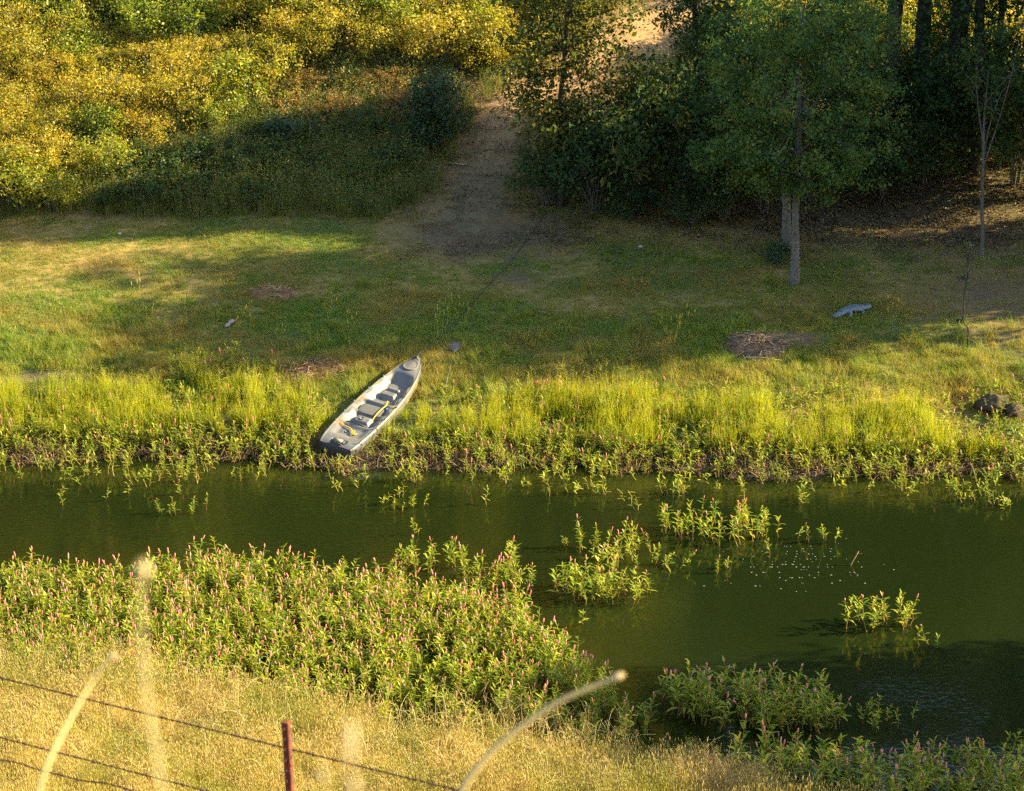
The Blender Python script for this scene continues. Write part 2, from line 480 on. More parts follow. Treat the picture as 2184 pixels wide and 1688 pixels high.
wt = MB()
wx = np.linspace(-60, 60, 61); wy = np.linspace(22, 44.0, 23)
WX, WY = np.meshgrid(wx, wy)
i = np.arange(22)[:, None] * 61; j = np.arange(60)[None, :]
wt.add(np.stack([WX, WY, 0 * WX], -1).reshape(-1, 3), np.stack([i + j, i + j + 1, i + 61 + j + 1, i + 61 + j], -1).reshape(-1, 4))
water = tag(wt.build('pond_water', M['water']), 'dark green pond water reflecting the trees', 'water', kind='structure')

# dirt path up the hillside (its edges dip under the turf)
PATH = [(-1.35, 51.4, .85), (-1.05, 53.0, .8), (-.75, 54.2, .64), (-.55, 55.6, .52), (-.2, 56.8, .5), (.7, 57.7, .55), (1.8, 58.5, .75), (3.2, 59.6, .95), (4.1, 61.2, 1.0), (4.6, 63.5, 1.0), (5.6, 66.0, 1.0)]
PA = np.array(PATH)
tt = np.linspace(0, len(PA) - 1, 120)
PC = np.stack([np.interp(tt, np.arange(len(PA)), PA[:, k]) for k in range(3)], 1)
for _ in range(6): PC[1:-1] = (PC[:-2] + 2 * PC[1:-1] + PC[2:]) / 4
tg = np.gradient(PC[:, :2], axis=0); tg /= np.linalg.norm(tg, axis=1)[:, None]
nrm = np.stack([-tg[:, 1], tg[:, 0]], 1)
ss = np.linspace(-1, 1, 13)
PX = PC[:, None, 0] + nrm[:, None, 0] * ss * PC[:, None, 2] * 1.25
PY = PC[:, None, 1] + nrm[:, None, 1] * ss * PC[:, None, 2] * 1.25
edge = 1 - np.abs(ss)[None, :] ** 3 * 1.6
endf = sstep(0, 32, np.arange(120) + 10 * vnoise(np.arange(120) * .3, 0 * np.arange(120.), 13))[:, None]
PZ = zt(PX, PY) + .035 * edge + (vnoise(PX * 2.5, PY * 2.5, 12) - .5) * .06 - .06 * (1 - endf)
i = np.arange(119)[:, None] * 13; j = np.arange(12)[None, :]
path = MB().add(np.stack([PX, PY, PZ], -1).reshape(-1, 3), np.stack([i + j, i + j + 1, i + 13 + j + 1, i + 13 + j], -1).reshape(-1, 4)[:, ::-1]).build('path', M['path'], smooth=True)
tag(path, 'orange dirt path winding from the lawn up the wooded hillside', 'path', kind='structure')
def path_dist(X, Y):
    d = np.sqrt((np.asarray(X)[..., None] - PC[:, 0]) ** 2 + (np.asarray(Y)[..., None] - PC[:, 1]) ** 2) - PC[:, 2]
    return d.min(-1)

# ------------------------------------------------------------------ kayak
KL = 3.36
def k_w(t):
    return np.interp(t, [0, .02, .08, .2, .38, .55, .7, .82, .9, .96, .99, 1], [.345, .375, .41, .44, .45, .435, .39, .315, .235, .145, .075, .03])
def k_sheer(t):
    return np.interp(t, [0, .1, .4, .7, .9, 1], [.30, .315, .32, .34, .385, .425])
def k_keel(t):
    return np.interp(t, [0, .05, .2, .8, .93, .98, 1], [.07, .035, 0, 0, .06, .18, .34])
def sm(a, b, x): return sstep(a, b, x)
def k_deck(t, s):
    """deck height relative to the gunwale"""
    a = np.abs(s)
    pod = lambda t0, t1, f: sm(t0, t0 + f, t) * sm(t1, t1 - f, t)
    wall = .70 + .055 * np.cos((t - .30) * 2 * np.pi / .115) * pod(.2, .8, .05)      # moulded foot braces
    inn = sm(wall + .14, wall - .24, a)
    d = .045 * pod(.10, .235, .03) + .115 * pod(.235, .405, .035) + .085 * pod(.385, .505, .03) + .135 * pod(.50, .83, .06)
    z = -d * inn
    z += .075 * pod(.285, .365, .012) * sm(.42, .30, a)                               # rear console
    z += .085 * pod(.60, .665, .012) * sm(.44, .32, a) + .06 * pod(.68, .715, .01) * sm(.40, .28, a)
    z += -.03 * pod(.02, .07, .012) * sm(.45, .35, a)                                   # carry notch in the stern
    z += .045 * pod(.80, 1.1, .05) * (1 - a ** 2)                                       # crowned bow deck
    z += .012 * sm(.86, .92, a) * sm(.995, .95, a) - .035 * sm(.95, 1.0, a)             # rolled rim
    z += .012 * (1 - a ** 2) * sm(.09, .03, t)
    return z

def grid_faces(n, m, off=0):
    i = np.arange(n - 1)[:, None] * m; j = np.arange(m - 1)[None, :]
    return np.stack([i + j, i + m + j, i + m + j + 1, i + j + 1], -1).reshape(-1, 4) + off

K_S = at_y(714, 947, 41.72); K_B = at_y(894, 757, 44.72)
vec = Vector((K_B.x - K_S.x, K_B.y - K_S.y, 0))
k_head = math.atan2(vec.y, vec.x)
gs = float(zt(K_S.x, K_S.y)); k_pitch = math.atan2((K_B.z - .425) - (K_S.z - .30), vec.length)
kay = empty('kayak', (K_S.x, K_S.y, K_S.z - .30), label='grey camouflage sit-on-top kayak pulled up the grassy bank', cat='kayak')
kay.rotation_euler = Euler((R(8), -k_pitch, k_head), 'XYZ')
KMAT = Matrix.Translation(kay.location) @ kay.rotation_euler.to_matrix().to_4x4()
def kp(t, s, dz=0.0):
    """point on the kayak's deck in its own frame"""
    return np.array([t * KL, s * float(k_w(t)), float(k_sheer(t)) + float(k_deck(np.array(t), np.array(s))) + dz])
tv = np.concatenate([np.linspace(0, .05, 8)[:-1], np.linspace(.05, .9, 120)[:-1], np.linspace(.9, 1, 18)])
sv = np.linspace(-1, 1, 61)
TT, SS = np.meshgrid(tv, sv, indexing='ij')
DV = np.stack([TT * KL - .03 * (SS ** 2) * 0, SS * k_w(TT), k_sheer(TT) + k_deck(TT, SS)], -1).reshape(-1, 3)
deck = MB().add(DV, grid_faces(len(tv), 61)).build('deck', M['camo'], kay, True)
# lower hull: from rim round the keel to the other rim
av = np.linspace(0, np.pi, 33)
TT, AA = np.meshgrid(tv, av, indexing='ij')
W_ = k_w(TT); top = k_sheer(TT) - .023; kz = k_keel(TT)
cy = np.cos(AA); sy = np.sin(AA)
HY = W_ * np.sign(cy) * np.abs(cy) ** .55
HZ = top - (top - kz) * np.abs(sy) ** .62 + .012 * np.exp(-((AA - np.pi / 2) / .12) ** 2) * -1
hb_ = MB().add(np.stack([TT * KL, HY, HZ], -1).reshape(-1, 3), grid_faces(len(tv), 33)[:, ::-1])
nring = 33                                                                 # transom
tr = np.stack([TT[0] * KL, HY[0], HZ[0]], -1); cen = tr.mean(0) + np.array([-.02, 0, .03])
trd = np.stack([np.zeros(61), sv * k_w(0.0), k_sheer(0.0) + k_deck(np.zeros(61), sv)], -1)
ring = np.concatenate([tr, trd[::1]]); m_ = len(ring)
hb_.add(np.concatenate([ring, cen[None]]), np.stack([np.arange(m_), (np.arange(m_) + 1) % m_, np.full(m_, m_)], 1))
hull = hb_.build('hull', M['camo'], kay, True)
# folded seat back: a thick padded panel
def pad(name, t0, t1, s0, s1, z0, z1, th, mat, rr=.25):
    n = 18; U, Vv = np.meshgrid(np.linspace(-1, 1, n), np.linspace(-1, 1, n), indexing='ij')
    q = (np.abs(U) ** 4 + np.abs(Vv) ** 4)
    prof = np.clip(1 - q * .5, 0.0, 1) ** .5
    k = np.where(q > 1, (1 / np.maximum(q, 1e-6)) ** .12, 1)
    Ux, Vx = U * k, Vv * k
    tx = (t0 + t1) / 2 + Ux * (t1 - t0) / 2; sx = (s0 + s1) / 2 + Vx * (s1 - s0) / 2
    x = tx * KL; y = sx * .39; zz = z0 + (z1 - z0) * (Ux + 1) / 2
    b = MB(); up = np.stack([x, y, zz + th * prof], -1).reshape(-1, 3); lo = np.stack([x, y, zz - th * .3 * prof], -1).reshape(-1, 3)
    b.add(up, grid_faces(n, n)[:, ::-1]); b.add(lo, grid_faces(n, n))
    e = [(0, i) for i in range(n)] + [(i, n - 1) for i in range(1, n)] + [(n - 1, i) for i in range(n - 2, -1, -1)] + [(i, 0) for i in range(n - 2, 0, -1)]
    idx = np.array([a * n + c for a, c in e]); m = len(idx)
    b.add(np.concatenate([up[idx], lo[idx]]), np.stack([np.arange(m), (np.arange(m) + 1) % m, m + (np.arange(m) + 1) % m, m + np.arange(m)], 1))
    return b.build(name, mat, kay, True)
sb = pad('seat_back', .385, .465, -.60, .64, .255, .295, .022, M['seat'])
sp = pad('seat_pad', .468, .54, -.36, .40, .225, .245, .03, M['seat'])
# bow hatch
hx = kp(.905, 0)
n = 28; th = np.arange(n) / n * 2 * np.pi
hb2 = MB()
rings = []
for r_, dz in ((1.0, .005), (1.0, .022), (.88, .028), (.84, .020), (.70, .022), (.3, .026), (0.01, .026)):
    pts = []
    for a in th:
        t_ = .905 + .052 * r_ * math.cos(a); s_ = .72 * r_ * math.sin(a)
        p = kp(t_, s_ * float(k_w(.905)) / float(k_w(t_)) * .95, dz); pts.append(p)
    rings.append(pts)
RV = np.array(rings).reshape(-1, 3)
i = np.arange(6)[:, None] * n; j = np.arange(n)[None, :]; k = (j + 1) % n
hb2.add(RV, np.stack([i + j, i + k, i + n + k, i + n + j], -1).reshape(-1, 4))
hatch = hb2.build('hatch_cover', M['seat'], kay, True)
tag(hatch, 'oval dark grey hatch cover on the bow')
# bow and stern carry handles
b = MB(); b.tube([kp(.965, .5, .02), kp(.972, 0, .075), kp(.965, -.5, .02)], .014, 6); b.box(kp(.985, 0, .03), (.10, .035, .03)); b.build('carry_handle', M['black'], kay, True)
b = MB(); b.box(kp(.042, .02, .035), (.085, .17, .05)); th_ = b.build('handle_grip', plain('grip_tan', (.20, .17, .11), .6, .4, (.15, .13, .09)), kay)
b = MB()
b.box(kp(.042, .31, .02), (.10, .03, .05)); b.box(kp(.042, -.27, .02), (.10, .03, .05)); b.box(kp(.012, .02, .012), (.012, .24, .035))
b.build('handle_bracket', M['black'], kay)
# round rod holder, scupper holes, cup ring, gunwale fittings
def ring_vf(c, r, h, n=14):
    a = np.arange(n) / n * 2 * np.pi
    o = np.stack([np.cos(a), np.sin(a), 0 * a], 1)
    V = np.concatenate([o * r, o * r + [0, 0, h], o * r * .78 + [0, 0, h], o * r * .74 + [0, 0, h * .3]]) + c
    i = np.arange(3)[:, None] * n; j = np.arange(n)[None, :]; k = (j + 1) % n
    F = np.stack([i + j, i + k, i + n + k, i + n + j], -1).reshape(-1, 4)
    V = np.concatenate([V, [c + np.array([0, 0, h * .3])]])
    return V, [F, np.stack([3 * n + np.arange(n), 3 * n + (np.arange(n) + 1) % n, np.full(n, 4 * n)], 1)]
for t_, s_, r_ in ((.165, .12, .045),):
    b = MB(); V, F = ring_vf(kp(t_, s_), r_, .012); b.add(V, F); b.build('rod_holder', M['black'], kay)
b = MB(); V, F = ring_vf(kp(.325, .06), .052, .018); b.add(V, F); b.build('cup_holder', M['seat'], kay)
for t_, s_ in ((.22, .93), (.325, .93), (.44, .95), (.60, .93), (.75, .93), (.36, -.93), (.62, -.93), (.50, -.95)):
    b = MB(); p = kp(t_, s_, .008); b.box(p, (.055, .022, .022)); b.tube([p + [-.02, 0, .012], p + [0, 0, .026], p + [.02, 0, .012]], .006, 5)
    b.build('gunwale_fitting', M['black'], kay)
for t_, s_ in ((.26, .05), (.385, .02), (.545, 0), (.59, .25), (.59, -.25), (.76, 0)):
    b = MB(); V, F = ring_vf(kp(t_, s_, -.004), .022, .008, 10); b.add(V, F); b.build('scupper_rim', M['black'], kay)
for s0, s1, t_ in ((-.5, .5, .245),):
    b = MB(); b.tube([kp(t_, s0, .012), kp(t_, (s0 + s1) / 2, .05), kp(t_, s1, .012)], .012, 6); b.build('grab_bar', M['black'], kay)

def kworld(p): return KMAT @ Vector(p)
def cord(name, pts, r, mat, label, cat):
    W_ = np.array([kworld(p)[:] for p in pts])
    t = np.linspace(0, len(W_) - 1, len(W_) * 5)
    Q = np.stack([np.interp(t, np.arange(len(W_)), W_[:, k]) for k in range(3)], 1)
    for _ in range(4): Q[1:-1] = (Q[:-2] + 2 * Q[1:-1] + Q[2:]) / 4
    o = MB().tube(Q, r, 6).build(name, mat, None, True)
    return tag(o, label, cat)
cord('yellow_strap', [(.345 * KL, -.16, .24), (.40 * KL, -.16, .30), (.455 * KL, -.19, .335), (.50 * KL, -.20, .32), (.53 * KL, -.15, .30), (.56 * KL, -.11, .27)], .013, M['yellow'],
     'yellow strap draped over the right end of the grey folded kayak seat', 'strap')
cord('bungee_line', [kp(.215, .62, .03), kp(.205, .45, .02), kp(.20, .25, .03), kp(.195, .05, .03), kp(.17, -.12, .03), kp(.155, -.25, .04), kp(.18, -.22, .05), kp(.16, -.10, .04), kp(.145, -.3, .03), kp(.165, -.38, .03)], .011, M['yellow'],
     'thin tangled yellow line lying beside the round hole in the kayak stern', 'line')
b = MB(); b.box(kworld((.475 * KL, -.24, .275)), (.05, .04, .05), rot=(0, -k_pitch, k_head))
tag(b.build('blue_bottle_cap', M['blue']), 'small blue object tucked beside the yellow strap in the kayak', 'cap')

# mooring rope from the bow to the foot of the tree
bow_w = kworld(kp(.985, 0, .06)); tree_w = at(1166, 462) + Vector((0, 0, .12))
rp = [bow_w.lerp(tree_w, f) for f in np.linspace(0, 1, 30)]
for q, f in zip(rp, np.linspace(0, 1, 30)):
    q.z = max(float(zt(q.x, q.y)) + .05, q.z - .55 * 4 * f * (1 - f) * .5)
tag(MB().tube([p[:] for p in rp], .009, 5).build('mooring_rope', M['rope']), 'thin dark rope running from the kayak bow up to the tree foot', 'rope')

# ------------------------------------------------------------------ paddle
pb = at(970, 748); pt_ = at(952, 822)
pad_o = empty('paddle', pb, label='dark grey kayak paddle lying in the grass right of the bow', cat='paddle')
d_ = (pt_ - pb); d_.z = float(zt(pt_.x, pt_.y)) - float(zt(pb.x, pb.y)); d_.normalize()
up_ = Vector((0, -.28, .96)); side = d_.cross(up_).normalized(); up2 = side.cross(d_).normalized()
def pl(x, y, z): v = d_ * x + side * y + up2 * z; return (v.x, v.y, v.z + .09)
b = MB(); b.tube([pl(.20, 0, .0), pl(1.75, 0, -.02)], .016, 8); b.build('shaft', M['black'], pad_o, True)
b = MB(); prof = [(-.19, .06), (-.175, .105), (-.13, .128), (-.05, .13), (.05, .115), (.15, .075), (.22, .03), (.26, .018)]
top = [pl(x, s * wd * k, .012 + .02 * (1 - k) - .012 * (k == 1)) for x, wd in prof for s, k in ((-1, 1), (-1, .5), (1, 0), (1, .5), (1, 1))]
bot = [pl(x, s * wd * k, -.008 + .012 * (1 - k)) for x, wd in prof for s, k in ((-1, 1), (-1, .5), (1, 0), (1, .5), (1, 1))]
b.add(top, grid_faces(8, 5)); b.add(bot, grid_faces(8, 5)[:, ::-1])
b.build('blade', M['paddle'], pad_o, True)

# ------------------------------------------------------------------ alligator figure
ga, gb = at(1777, 681), at(1856, 657)
gd = Vector((gb.x - ga.x, gb.y - ga.y, 0)); gl = gd.length * 1.02
gat = empty('alligator', (ga.x, ga.y, float(zt(ga.x, ga.y))), math.atan2(gd.y, gd.x), 'blue-grey alligator figure lying on the shaded lawn', 'alligator')
gat.scale = (1, 1.3, 1.1)
gat.rotation_euler.y = -math.atan2(float(zt(gb.x, gb.y)) - float(zt(ga.x, ga.y)), gd.length)
def skin_mesh(name, verts, edges, radii, mat, parent, sub=2):
    me = bpy.data.meshes.new(name); me.from_pydata(verts, edges, [])
    o = bpy.data.objects.new(name, me); C.objects.link(o); o.parent = parent
    sk = o.modifiers.new('skin', 'SKIN'); sk.use_smooth_shade = True
    lay = me.skin_vertices[0] if me.skin_vertices else None
    if lay is None:
        bpy.context.view_layer.objects.active = o
        lay = me.skin_vertices[0]
    for i, r in enumerate(radii): lay.data[i].radius = r if isinstance(r, tuple) else (r, r)
    lay.data[3].use_root = True
    ss_ = o.modifiers.new('sub', 'SUBSURF'); ss_.levels = sub; ss_.render_levels = sub
    me.materials.append(mat); return o
u = gl
gv = [(0, 0, .03), (.10 * u, 0, .045), (.19 * u, 0, .068), (.27 * u, 0, .075), (.36 * u, .005, .085), (.50 * u, .01, .09), (.62 * u, 0, .085), (.72 * u, -.015, .07), (.82 * u, -.03, .055), (.93 * u, -.03, .05), (1.0 * u, .03, .04), (.97 * u, .10, .03)]
gr = [(.052, .030), (.062, .036), (.076, .046), (.070, .048), (.084, .054), (.094, .058), (.092, .057), (.082, .053), (.072, .049), (.062, .045), (.052, .040), .030]
ge = [(i, i + 1) for i in range(len(gv) - 1)]
for base, sx in ((4, -1), (4, 1), (6, -1), (6, 1)):
    bx = gv[base][0]; k0 = len(gv)
    gv += [(bx - .01, sx * .10, .065), (bx + (.04 if base == 6 else -.06), sx * .135, .035), (bx + (.01 if base == 6 else -.09), sx * .145, .014), (bx - .03 + (.0 if base == 6 else -.05), sx * .15, .010)]
    gr += [.036, .028, .022, .018]
    ge += [(base, k0), (k0, k0 + 1), (k0 + 1, k0 + 2), (k0 + 2, k0 + 3)]
skin_mesh('body', gv, ge, gr, M['gator'], gat)
for q in range(26):
    f = q / 25; x = (.27 + .72 * f) * u; zc = np.interp(x / u, [.27, .36, .5, .62, .72, .82, .92, 1.], [.117, .136, .150, .141, .122, .101, .088, .070]); yc = np.interp(x / u, [.5, .62, .72, .82, .92, 1], [.01, 0, -.015, -.03, -.03, .02])
    hw = np.interp(f, [0, .35, .7, 1], [.04, .065, .035, .02])
    b = MB()
    for s_ in (-1, -.35, .35, 1):
        y = yc + hw * s_; z = zc - .012 * s_ * s_
        b.add([(x - .011, y, z - .012), (x + .011, y, z - .012), (x, y - .010, z - .012), (x, y + .010, z - .012), (x + .005, y, z + .018)], np.array([[0, 2, 4], [2, 1, 4], [1, 3, 4], [3, 0, 4]]))
    b.build('scute', M['gator'], gat)['kind'] = 'stuff'
for s_ in (-1, 1):
    b = MB(); b.tube([(.185 * u, s_ * .028, .098), (.195 * u, s_ * .028, .116), (.21 * u, s_ * .028, .100)], [.008, .014, .008], 8); b.build('eye', M['gator_dark'], gat, True)
b = MB(); b.tube([(.0 * u, -.022, .032), (.08 * u, -.032, .038), (.17 * u, -.045, .055)], .005, 5); b.tube([(.0 * u, .022, .032), (.08 * u, .032, .038), (.17 * u, .045, .055)], .005, 5)
b.build('mouth_line', M['gator_dark'], gat)

# ------------------------------------------------------------------ small things on the bank
def twig_pile(name, c, rx, ry, h, n, mats, label, cat, seed):
    r = np.random.default_rng(seed); b = MB()
    for _ in range(n):
        a, q = r.random() * 6.28, r.random() ** .6
        x, y = rx * q * math.cos(a), ry * q * math.sin(a)
        z = float(zt(c.x + x, c.y + y)) - c.z + h * (1 - q * q) * r.random()
        L = r.uniform(.12, .45); th = r.random() * 6.28; tl = r.normal(0, .25)
        dx, dy, dz = L / 2 * math.cos(th), L / 2 * math.sin(th), L / 2 * tl
        z = max(z, float(zt(c.x + x, c.y + y)) - c.z + abs(dz) * .6)
        bend = r.normal(0, .04, 3)
        b.tube([(x - dx, y - dy, z - dz), (x + bend[0], y + bend[1], z + abs(bend[2])), (x + dx, y + dy, z + dz)], r.uniform(.003, .008), 3, mat=int(r.random() < .25), cap=False)
    # a low mound of broken litter underneath
    n_ = 20; U, V_ = np.meshgrid(np.linspace(-1, 1, n_), np.linspace(-1, 1, n_), indexing='ij')
    X, Y = U * rx, V_ * ry; q = np.clip(1 - U ** 2 - V_ ** 2, -.3, 1)
    Z = zt(c.x + X, c.y + Y) - c.z + h * .55 * q * (.7 + .6 * vnoise(X * 9, Y * 9, seed)) 
    b.add(np.stack([X, Y, Z], -1).reshape(-1, 3), grid_faces(n_, n_)[:, ::-1])
    o = b.build(name, mats); o.location = c
    return tag(o, label, cat)
c_ = at(1612, 742); c_.z = float(zt(c_.x, c_.y))
twig_pile('brush_pile', c_, .66, .62, .26, 420, [M['twig'], M['twig_pale']], 'brown pile of dry twigs on the shaded lawn', 'brush pile', 3)
c2 = at(583, 628); c2.z = float(zt(c2.x, c2.y))
twig_pile('brush_pile', c2, .55, .35, .16, 170, [plain('twig_reddish', (.26, .14, .06), .9, .2, (.16, .09, .04), 9), M['twig_pale']], 'low reddish heap of dry stalks on the sunlit lawn', 'brush pile', 4)
c3 = at(668, 790); c3.z = float(zt(c3.x, c3.y))
twig_pile('brush_pile', c3, .75, .45, .12, 200, [plain('twig_rust', (.24, .11, .05), .9, .2, (.13, .07, .04), 9), M['twig_pale']], 'flattened rusty patch of dead stems left of the kayak', 'brush pile', 5)
b = MB(); p0, p1 = at(1590, 768), at(1668, 772)
b.tube([(p0.x, p0.y, p0.z + .06), ((p0.x + p1.x) / 2, p0.y - .03, p0.z + .05), (p1.x, p1.y, p1.z + .03)], [.02, .016, .008], 6)
b.tube([((p0.x + p1.x) / 2 - .1, p0.y - .03, p0.z + .05), ((p0.x + p1.x) / 2 - .05, p0.y - .02, p0.z + .2)], [.010, .005], 5)
tag(b.build('fallen_branch', M['twig_pale']), 'pale bare branch lying along the front of the twig pile', 'branch')
# the litter
lc = at(490, 697); b = MB()
U, V_ = np.meshgrid(np.linspace(0, np.pi, 12), np.linspace(0, 2 * np.pi, 17), indexing='ij')
for cx, rx, ry in ((-.075, .085, .05), (.075, .09, .06)):
    b.add(np.stack([cx + rx * np.cos(U), ry * np.sin(U) * np.cos(V_), .03 + .03 * np.sin(U) * np.sin(V_)], -1).reshape(-1, 3), grid_faces(12, 17))
o = b.build('litter', M['pink_litter'], None, True); o.location = (lc.x, lc.y, float(zt(lc.x, lc.y)) + .04); o.rotation_euler = (0, -.25, R(62))
tag(o, 'small pale pinkish piece of litter in the lawn grass', 'litter')

def rock_mb(rx, ry, rz, seed, n=26):
    r = np.random.default_rng(seed)
    U, V_ = np.meshgrid(np.linspace(0.02, np.pi - .02, n), np.linspace(0, 2 * np.pi, 2 * n + 1), indexing='ij')
    d = np.stack([np.sin(U) * np.cos(V_), np.sin(U) * np.sin(V_), np.cos(U)], -1)
    k = np.ones(U.shape)
    for _ in range(16):
        a = r.normal(size=3); a /= np.linalg.norm(a); k = np.minimum(k, (r.uniform(.62, .95)) / np.maximum(d @ a, .05))
    k = k * (1 + .12 * (vnoise(d[..., 0] * 4 + 9, d[..., 1] * 4 + d[..., 2] * 3 + 9, seed) - .5))
    return MB().add((d * k[..., None] * np.array([rx, ry, rz])).reshape(-1, 3), grid_faces(n, 2 * n + 1))
for px, py, rx, ry, rz, lab, seed in ((2115, 872, .36, .32, .26, 'brown weathered boulder behind the tall grass at the right bank', 11),
                                    (2166, 884, .22, .2, .17, 'small brown rock beside the bigger boulder on the right bank', 12)):
    p = at(px, py); o = rock_mb(rx, ry, rz, seed).build('boulder', M['rock']); o.location = (p.x, p.y, float(zt(p.x, p.y)) + rz * .35); tag(o, lab, 'rock')
for px, py, lab, seed in ((255, 503, 'single pale stone on the shaded edge of the lawn', 21), (1366, 530, 'small pale grey stone below the forest edge', 22), (60, 742, 'small reddish clod on the sunlit left lawn', 23)):
    p = at(px, py); o = rock_mb(.055, .045, .035, seed, 10).build('stone', M['stone'] if seed < 23 else M['twig']); o.location = (p.x, p.y, float(zt(p.x, p.y)) + .03); tag(o, lab, 'stone')
# dead branch leaning by the boulder
p0 = at(2135, 905); b = MB()
b.tube([(p0.x, p0.y, p0.z), (p0.x + .25, p0.y + .1, p0.z + .2), (p0.x + .62, p0.y + .1, p0.z + .32)], [.022, .017, .008], 6)
b.tube([(p0.x + .25, p0.y + .1, p0.z + .2), (p0.x + .5, p0.y, p0.z + .05)], [.012, .006], 5)
b.tube([(p0.x + .1, p0.y + .04, p0.z + .09), (p0.x + .45, p0.y + .2, p0.z + .5)], [.010, .004], 5)
tag(b.build('dead_branch', M['twig']), 'dead bare branch leaning by the boulder in the grass', 'branch')
# fallen sticks across the path
for q, (a, c, lab) in enumerate((((935, 338), (1062, 322), 'long thin dry stick lying across the dirt path'), ((905, 402), (985, 392), 'short dark stick where the path meets the lawn'), ((955, 352), (1010, 356), 'curved pale twig on the shaded path'))):
    p0, p1 = at(*a), at(*c); mid = (p0 + p1) / 2
    zz = lambda p: max(p.z, float(zt(p.x, p.y))) + .05
    b = MB(); b.tube([(p0.x, p0.y, zz(p0)), (mid.x + .05, mid.y - .06, zz(mid)), (p1.x, p1.y, zz(p1))], [.018, .014, .006], 5)
    tag(b.build('stick', M['twig'] if q != 2 else M['twig_pale']), lab, 'stick')
# stick standing in the water, floating specks
p0 = at(1810, 1207); b = MB()
b.tube([(p0.x - .02, p0.y, -.15), (p0.x + .04, p0.y, .02), (p0.x + .17, p0.y + .05, .24)], [.014, .012, .007], 6); b.tube([(p0.x + .13, p0.y + .03, .18), (p0.x + .22, p0.y, .22)], [.008, .004], 5)
tag(b.build('stick', M['twig']), 'slanting dead stick rising from the pond among the floating specks', 'stick')
b = MB(); sx = rng.normal(1715, 85, 120); sy_ = np.clip(rng.normal(1212, 27, 120) - .04 * (sx - 1715), 1150, 1285)
for p in at_many(sx, sy_):
    r_ = rng.uniform(.005, .018); a = rng.random() * 3; n_ = 5
    th = a + np.arange(n_) / n_ * 6.283
    b.add(np.concatenate([[[p[0], p[1], .012]], np.stack([p[0] + r_ * np.cos(th), p[1] + r_ * .8 * np.sin(th), np.full(n_, .006)], 1)]), np.stack([np.zeros(n_, int), 1 + np.arange(n_), 1 + (np.arange(n_) + 1) % n_], 1))
tag(b.build('floating_petals', M['speck']), 'scattered white specks floating on the dark pond', 'petals', kind='stuff')

# ------------------------------------------------------------------ barbed wire fence on the near slope
FP = at_y(623, 1542, 9.6)
fz = float(zt(FP.x, FP.y))
fence = empty('wire_fence', (FP.x, FP.y, fz), label='rusty barbed wire fence on one red steel post', cat='fence')
FD = Vector((1, -.5, 0)).normalized(); H = FP.z - fz
def post(off, name='post'):
    b = MB(); w2, t2 = .0175, .0045
    ax = Vector((.86, -.51, 0)).normalized(); fw = Vector((-.51, -.86, 0)).normalized()   # flange across, stem away from the camera
    ln = Vector((-.022, .0, 1))
    def pr(x, y, z): v = ax * x + fw * y + ln * z; return (v.x, v.y, v.z)
    out = [(-w2, t2), (w2, t2), (w2, -t2), (t2, -t2 - .001), (t2 * .8, -.036), (-t2 * .8, -.036), (-t2, -t2 - .001), (-w2, -t2)]
    V = [pr(x, y, z) for z in (-.45, H - .004, H) for x, y in [(a * (1 if z < H else .93), c * (1 if z < H else .9)) for a, c in out]]
    n = 8; F = [[k * n + j, k * n + (j + 1) % n, (k + 1) * n + (j + 1) % n, (k + 1) * n + j] for k in (0, 1) for j in range(n)]
    b.add(V, np.array(F)); b.add(V[2 * n:], [np.array([[0, 1, 2, 7]]), np.array([[3, 4, 5], [3, 5, 6]]), np.array([[2, 3, 6], [2, 6, 7]])])
    o = b.build(name, M['rust'], fence); o.location = off
    z = H - .028
    while z > .2:
        s = MB(); s.box(pr(-.001, t2 + .002, z), (.005, .007, .013), rot=(0, 0, -.54)); st = s.build('stud', M['stud'], o); z -= .054
    return o
post((0, 0, 0))
def twist_wire(name, h0, sag=.0, wob=0.0, L0=-9.0, L1=3.2, seed=0, offx=0.0):
    r = np.random.default_rng(seed); n = int((L1 - L0) / .012)
    s = np.linspace(L0, L1, n); wv = wob * (np.sin(s * 5.1) + .7 * np.sin(s * 11.3 + 1) + .4 * np.sin(s * 23 + 2))
    base = np.stack([FD.x * s, FD.y * s - .012, h0 - sag * np.abs(s) + wv * .6], 1) + np.array([offx + .02, .05, 0])
    b = MB()
    for ph in (0, np.pi):
        q = base.copy(); a = s * 2 * np.pi / .075 + ph
        q[:, 2] += .0030 * np.sin(a); q[:, 1] += .0030 * np.cos(a)
        b.tube(q, .0026, 4, cap=False)
    o = b.build(name, M['wire'], fence)
    bb = MB()
    for k in np.arange(L0 + .05, L1, .105):
        p = np.array([np.interp(k, s, base[:, i]) for i in range(3)])
        for e in range(2):
            v = r.normal(size=3); v -= v.dot(np.array(FD)) * np.array(FD) * .8; v = v / np.linalg.norm(v) * .016
            bb.tube([p - v, p + v], .0016, 3)
        bb.tube([p - np.array(FD) * .006, p + np.array(FD) * .008], .0058, 5)
    bo = bb.build('barb', M['wire'], o); tag(bo, kind='stuff')
    return o
twist_wire('wire', H - .165, seed=1)
twist_wire('wire', H - .50, seed=2)
lw = twist_wire('wire', H - .60, sag=.012, wob=.012, L1=-.6, seed=3, offx=0); lw['label'] = 'loose kinked lowest wire'

# ================================================================== vegetation
def proj(P):
    P = np.asarray(P, float); cp, sp = math.cos(PITCH), math.sin(PITCH)
    x = P[..., 0]; y = P[..., 1]; z = P[..., 2] - CAM_Z
    dep = y * cp - z * sp; up = y * sp + z * cp
    return 1092 + x / dep / K, 844 - up / dep / K

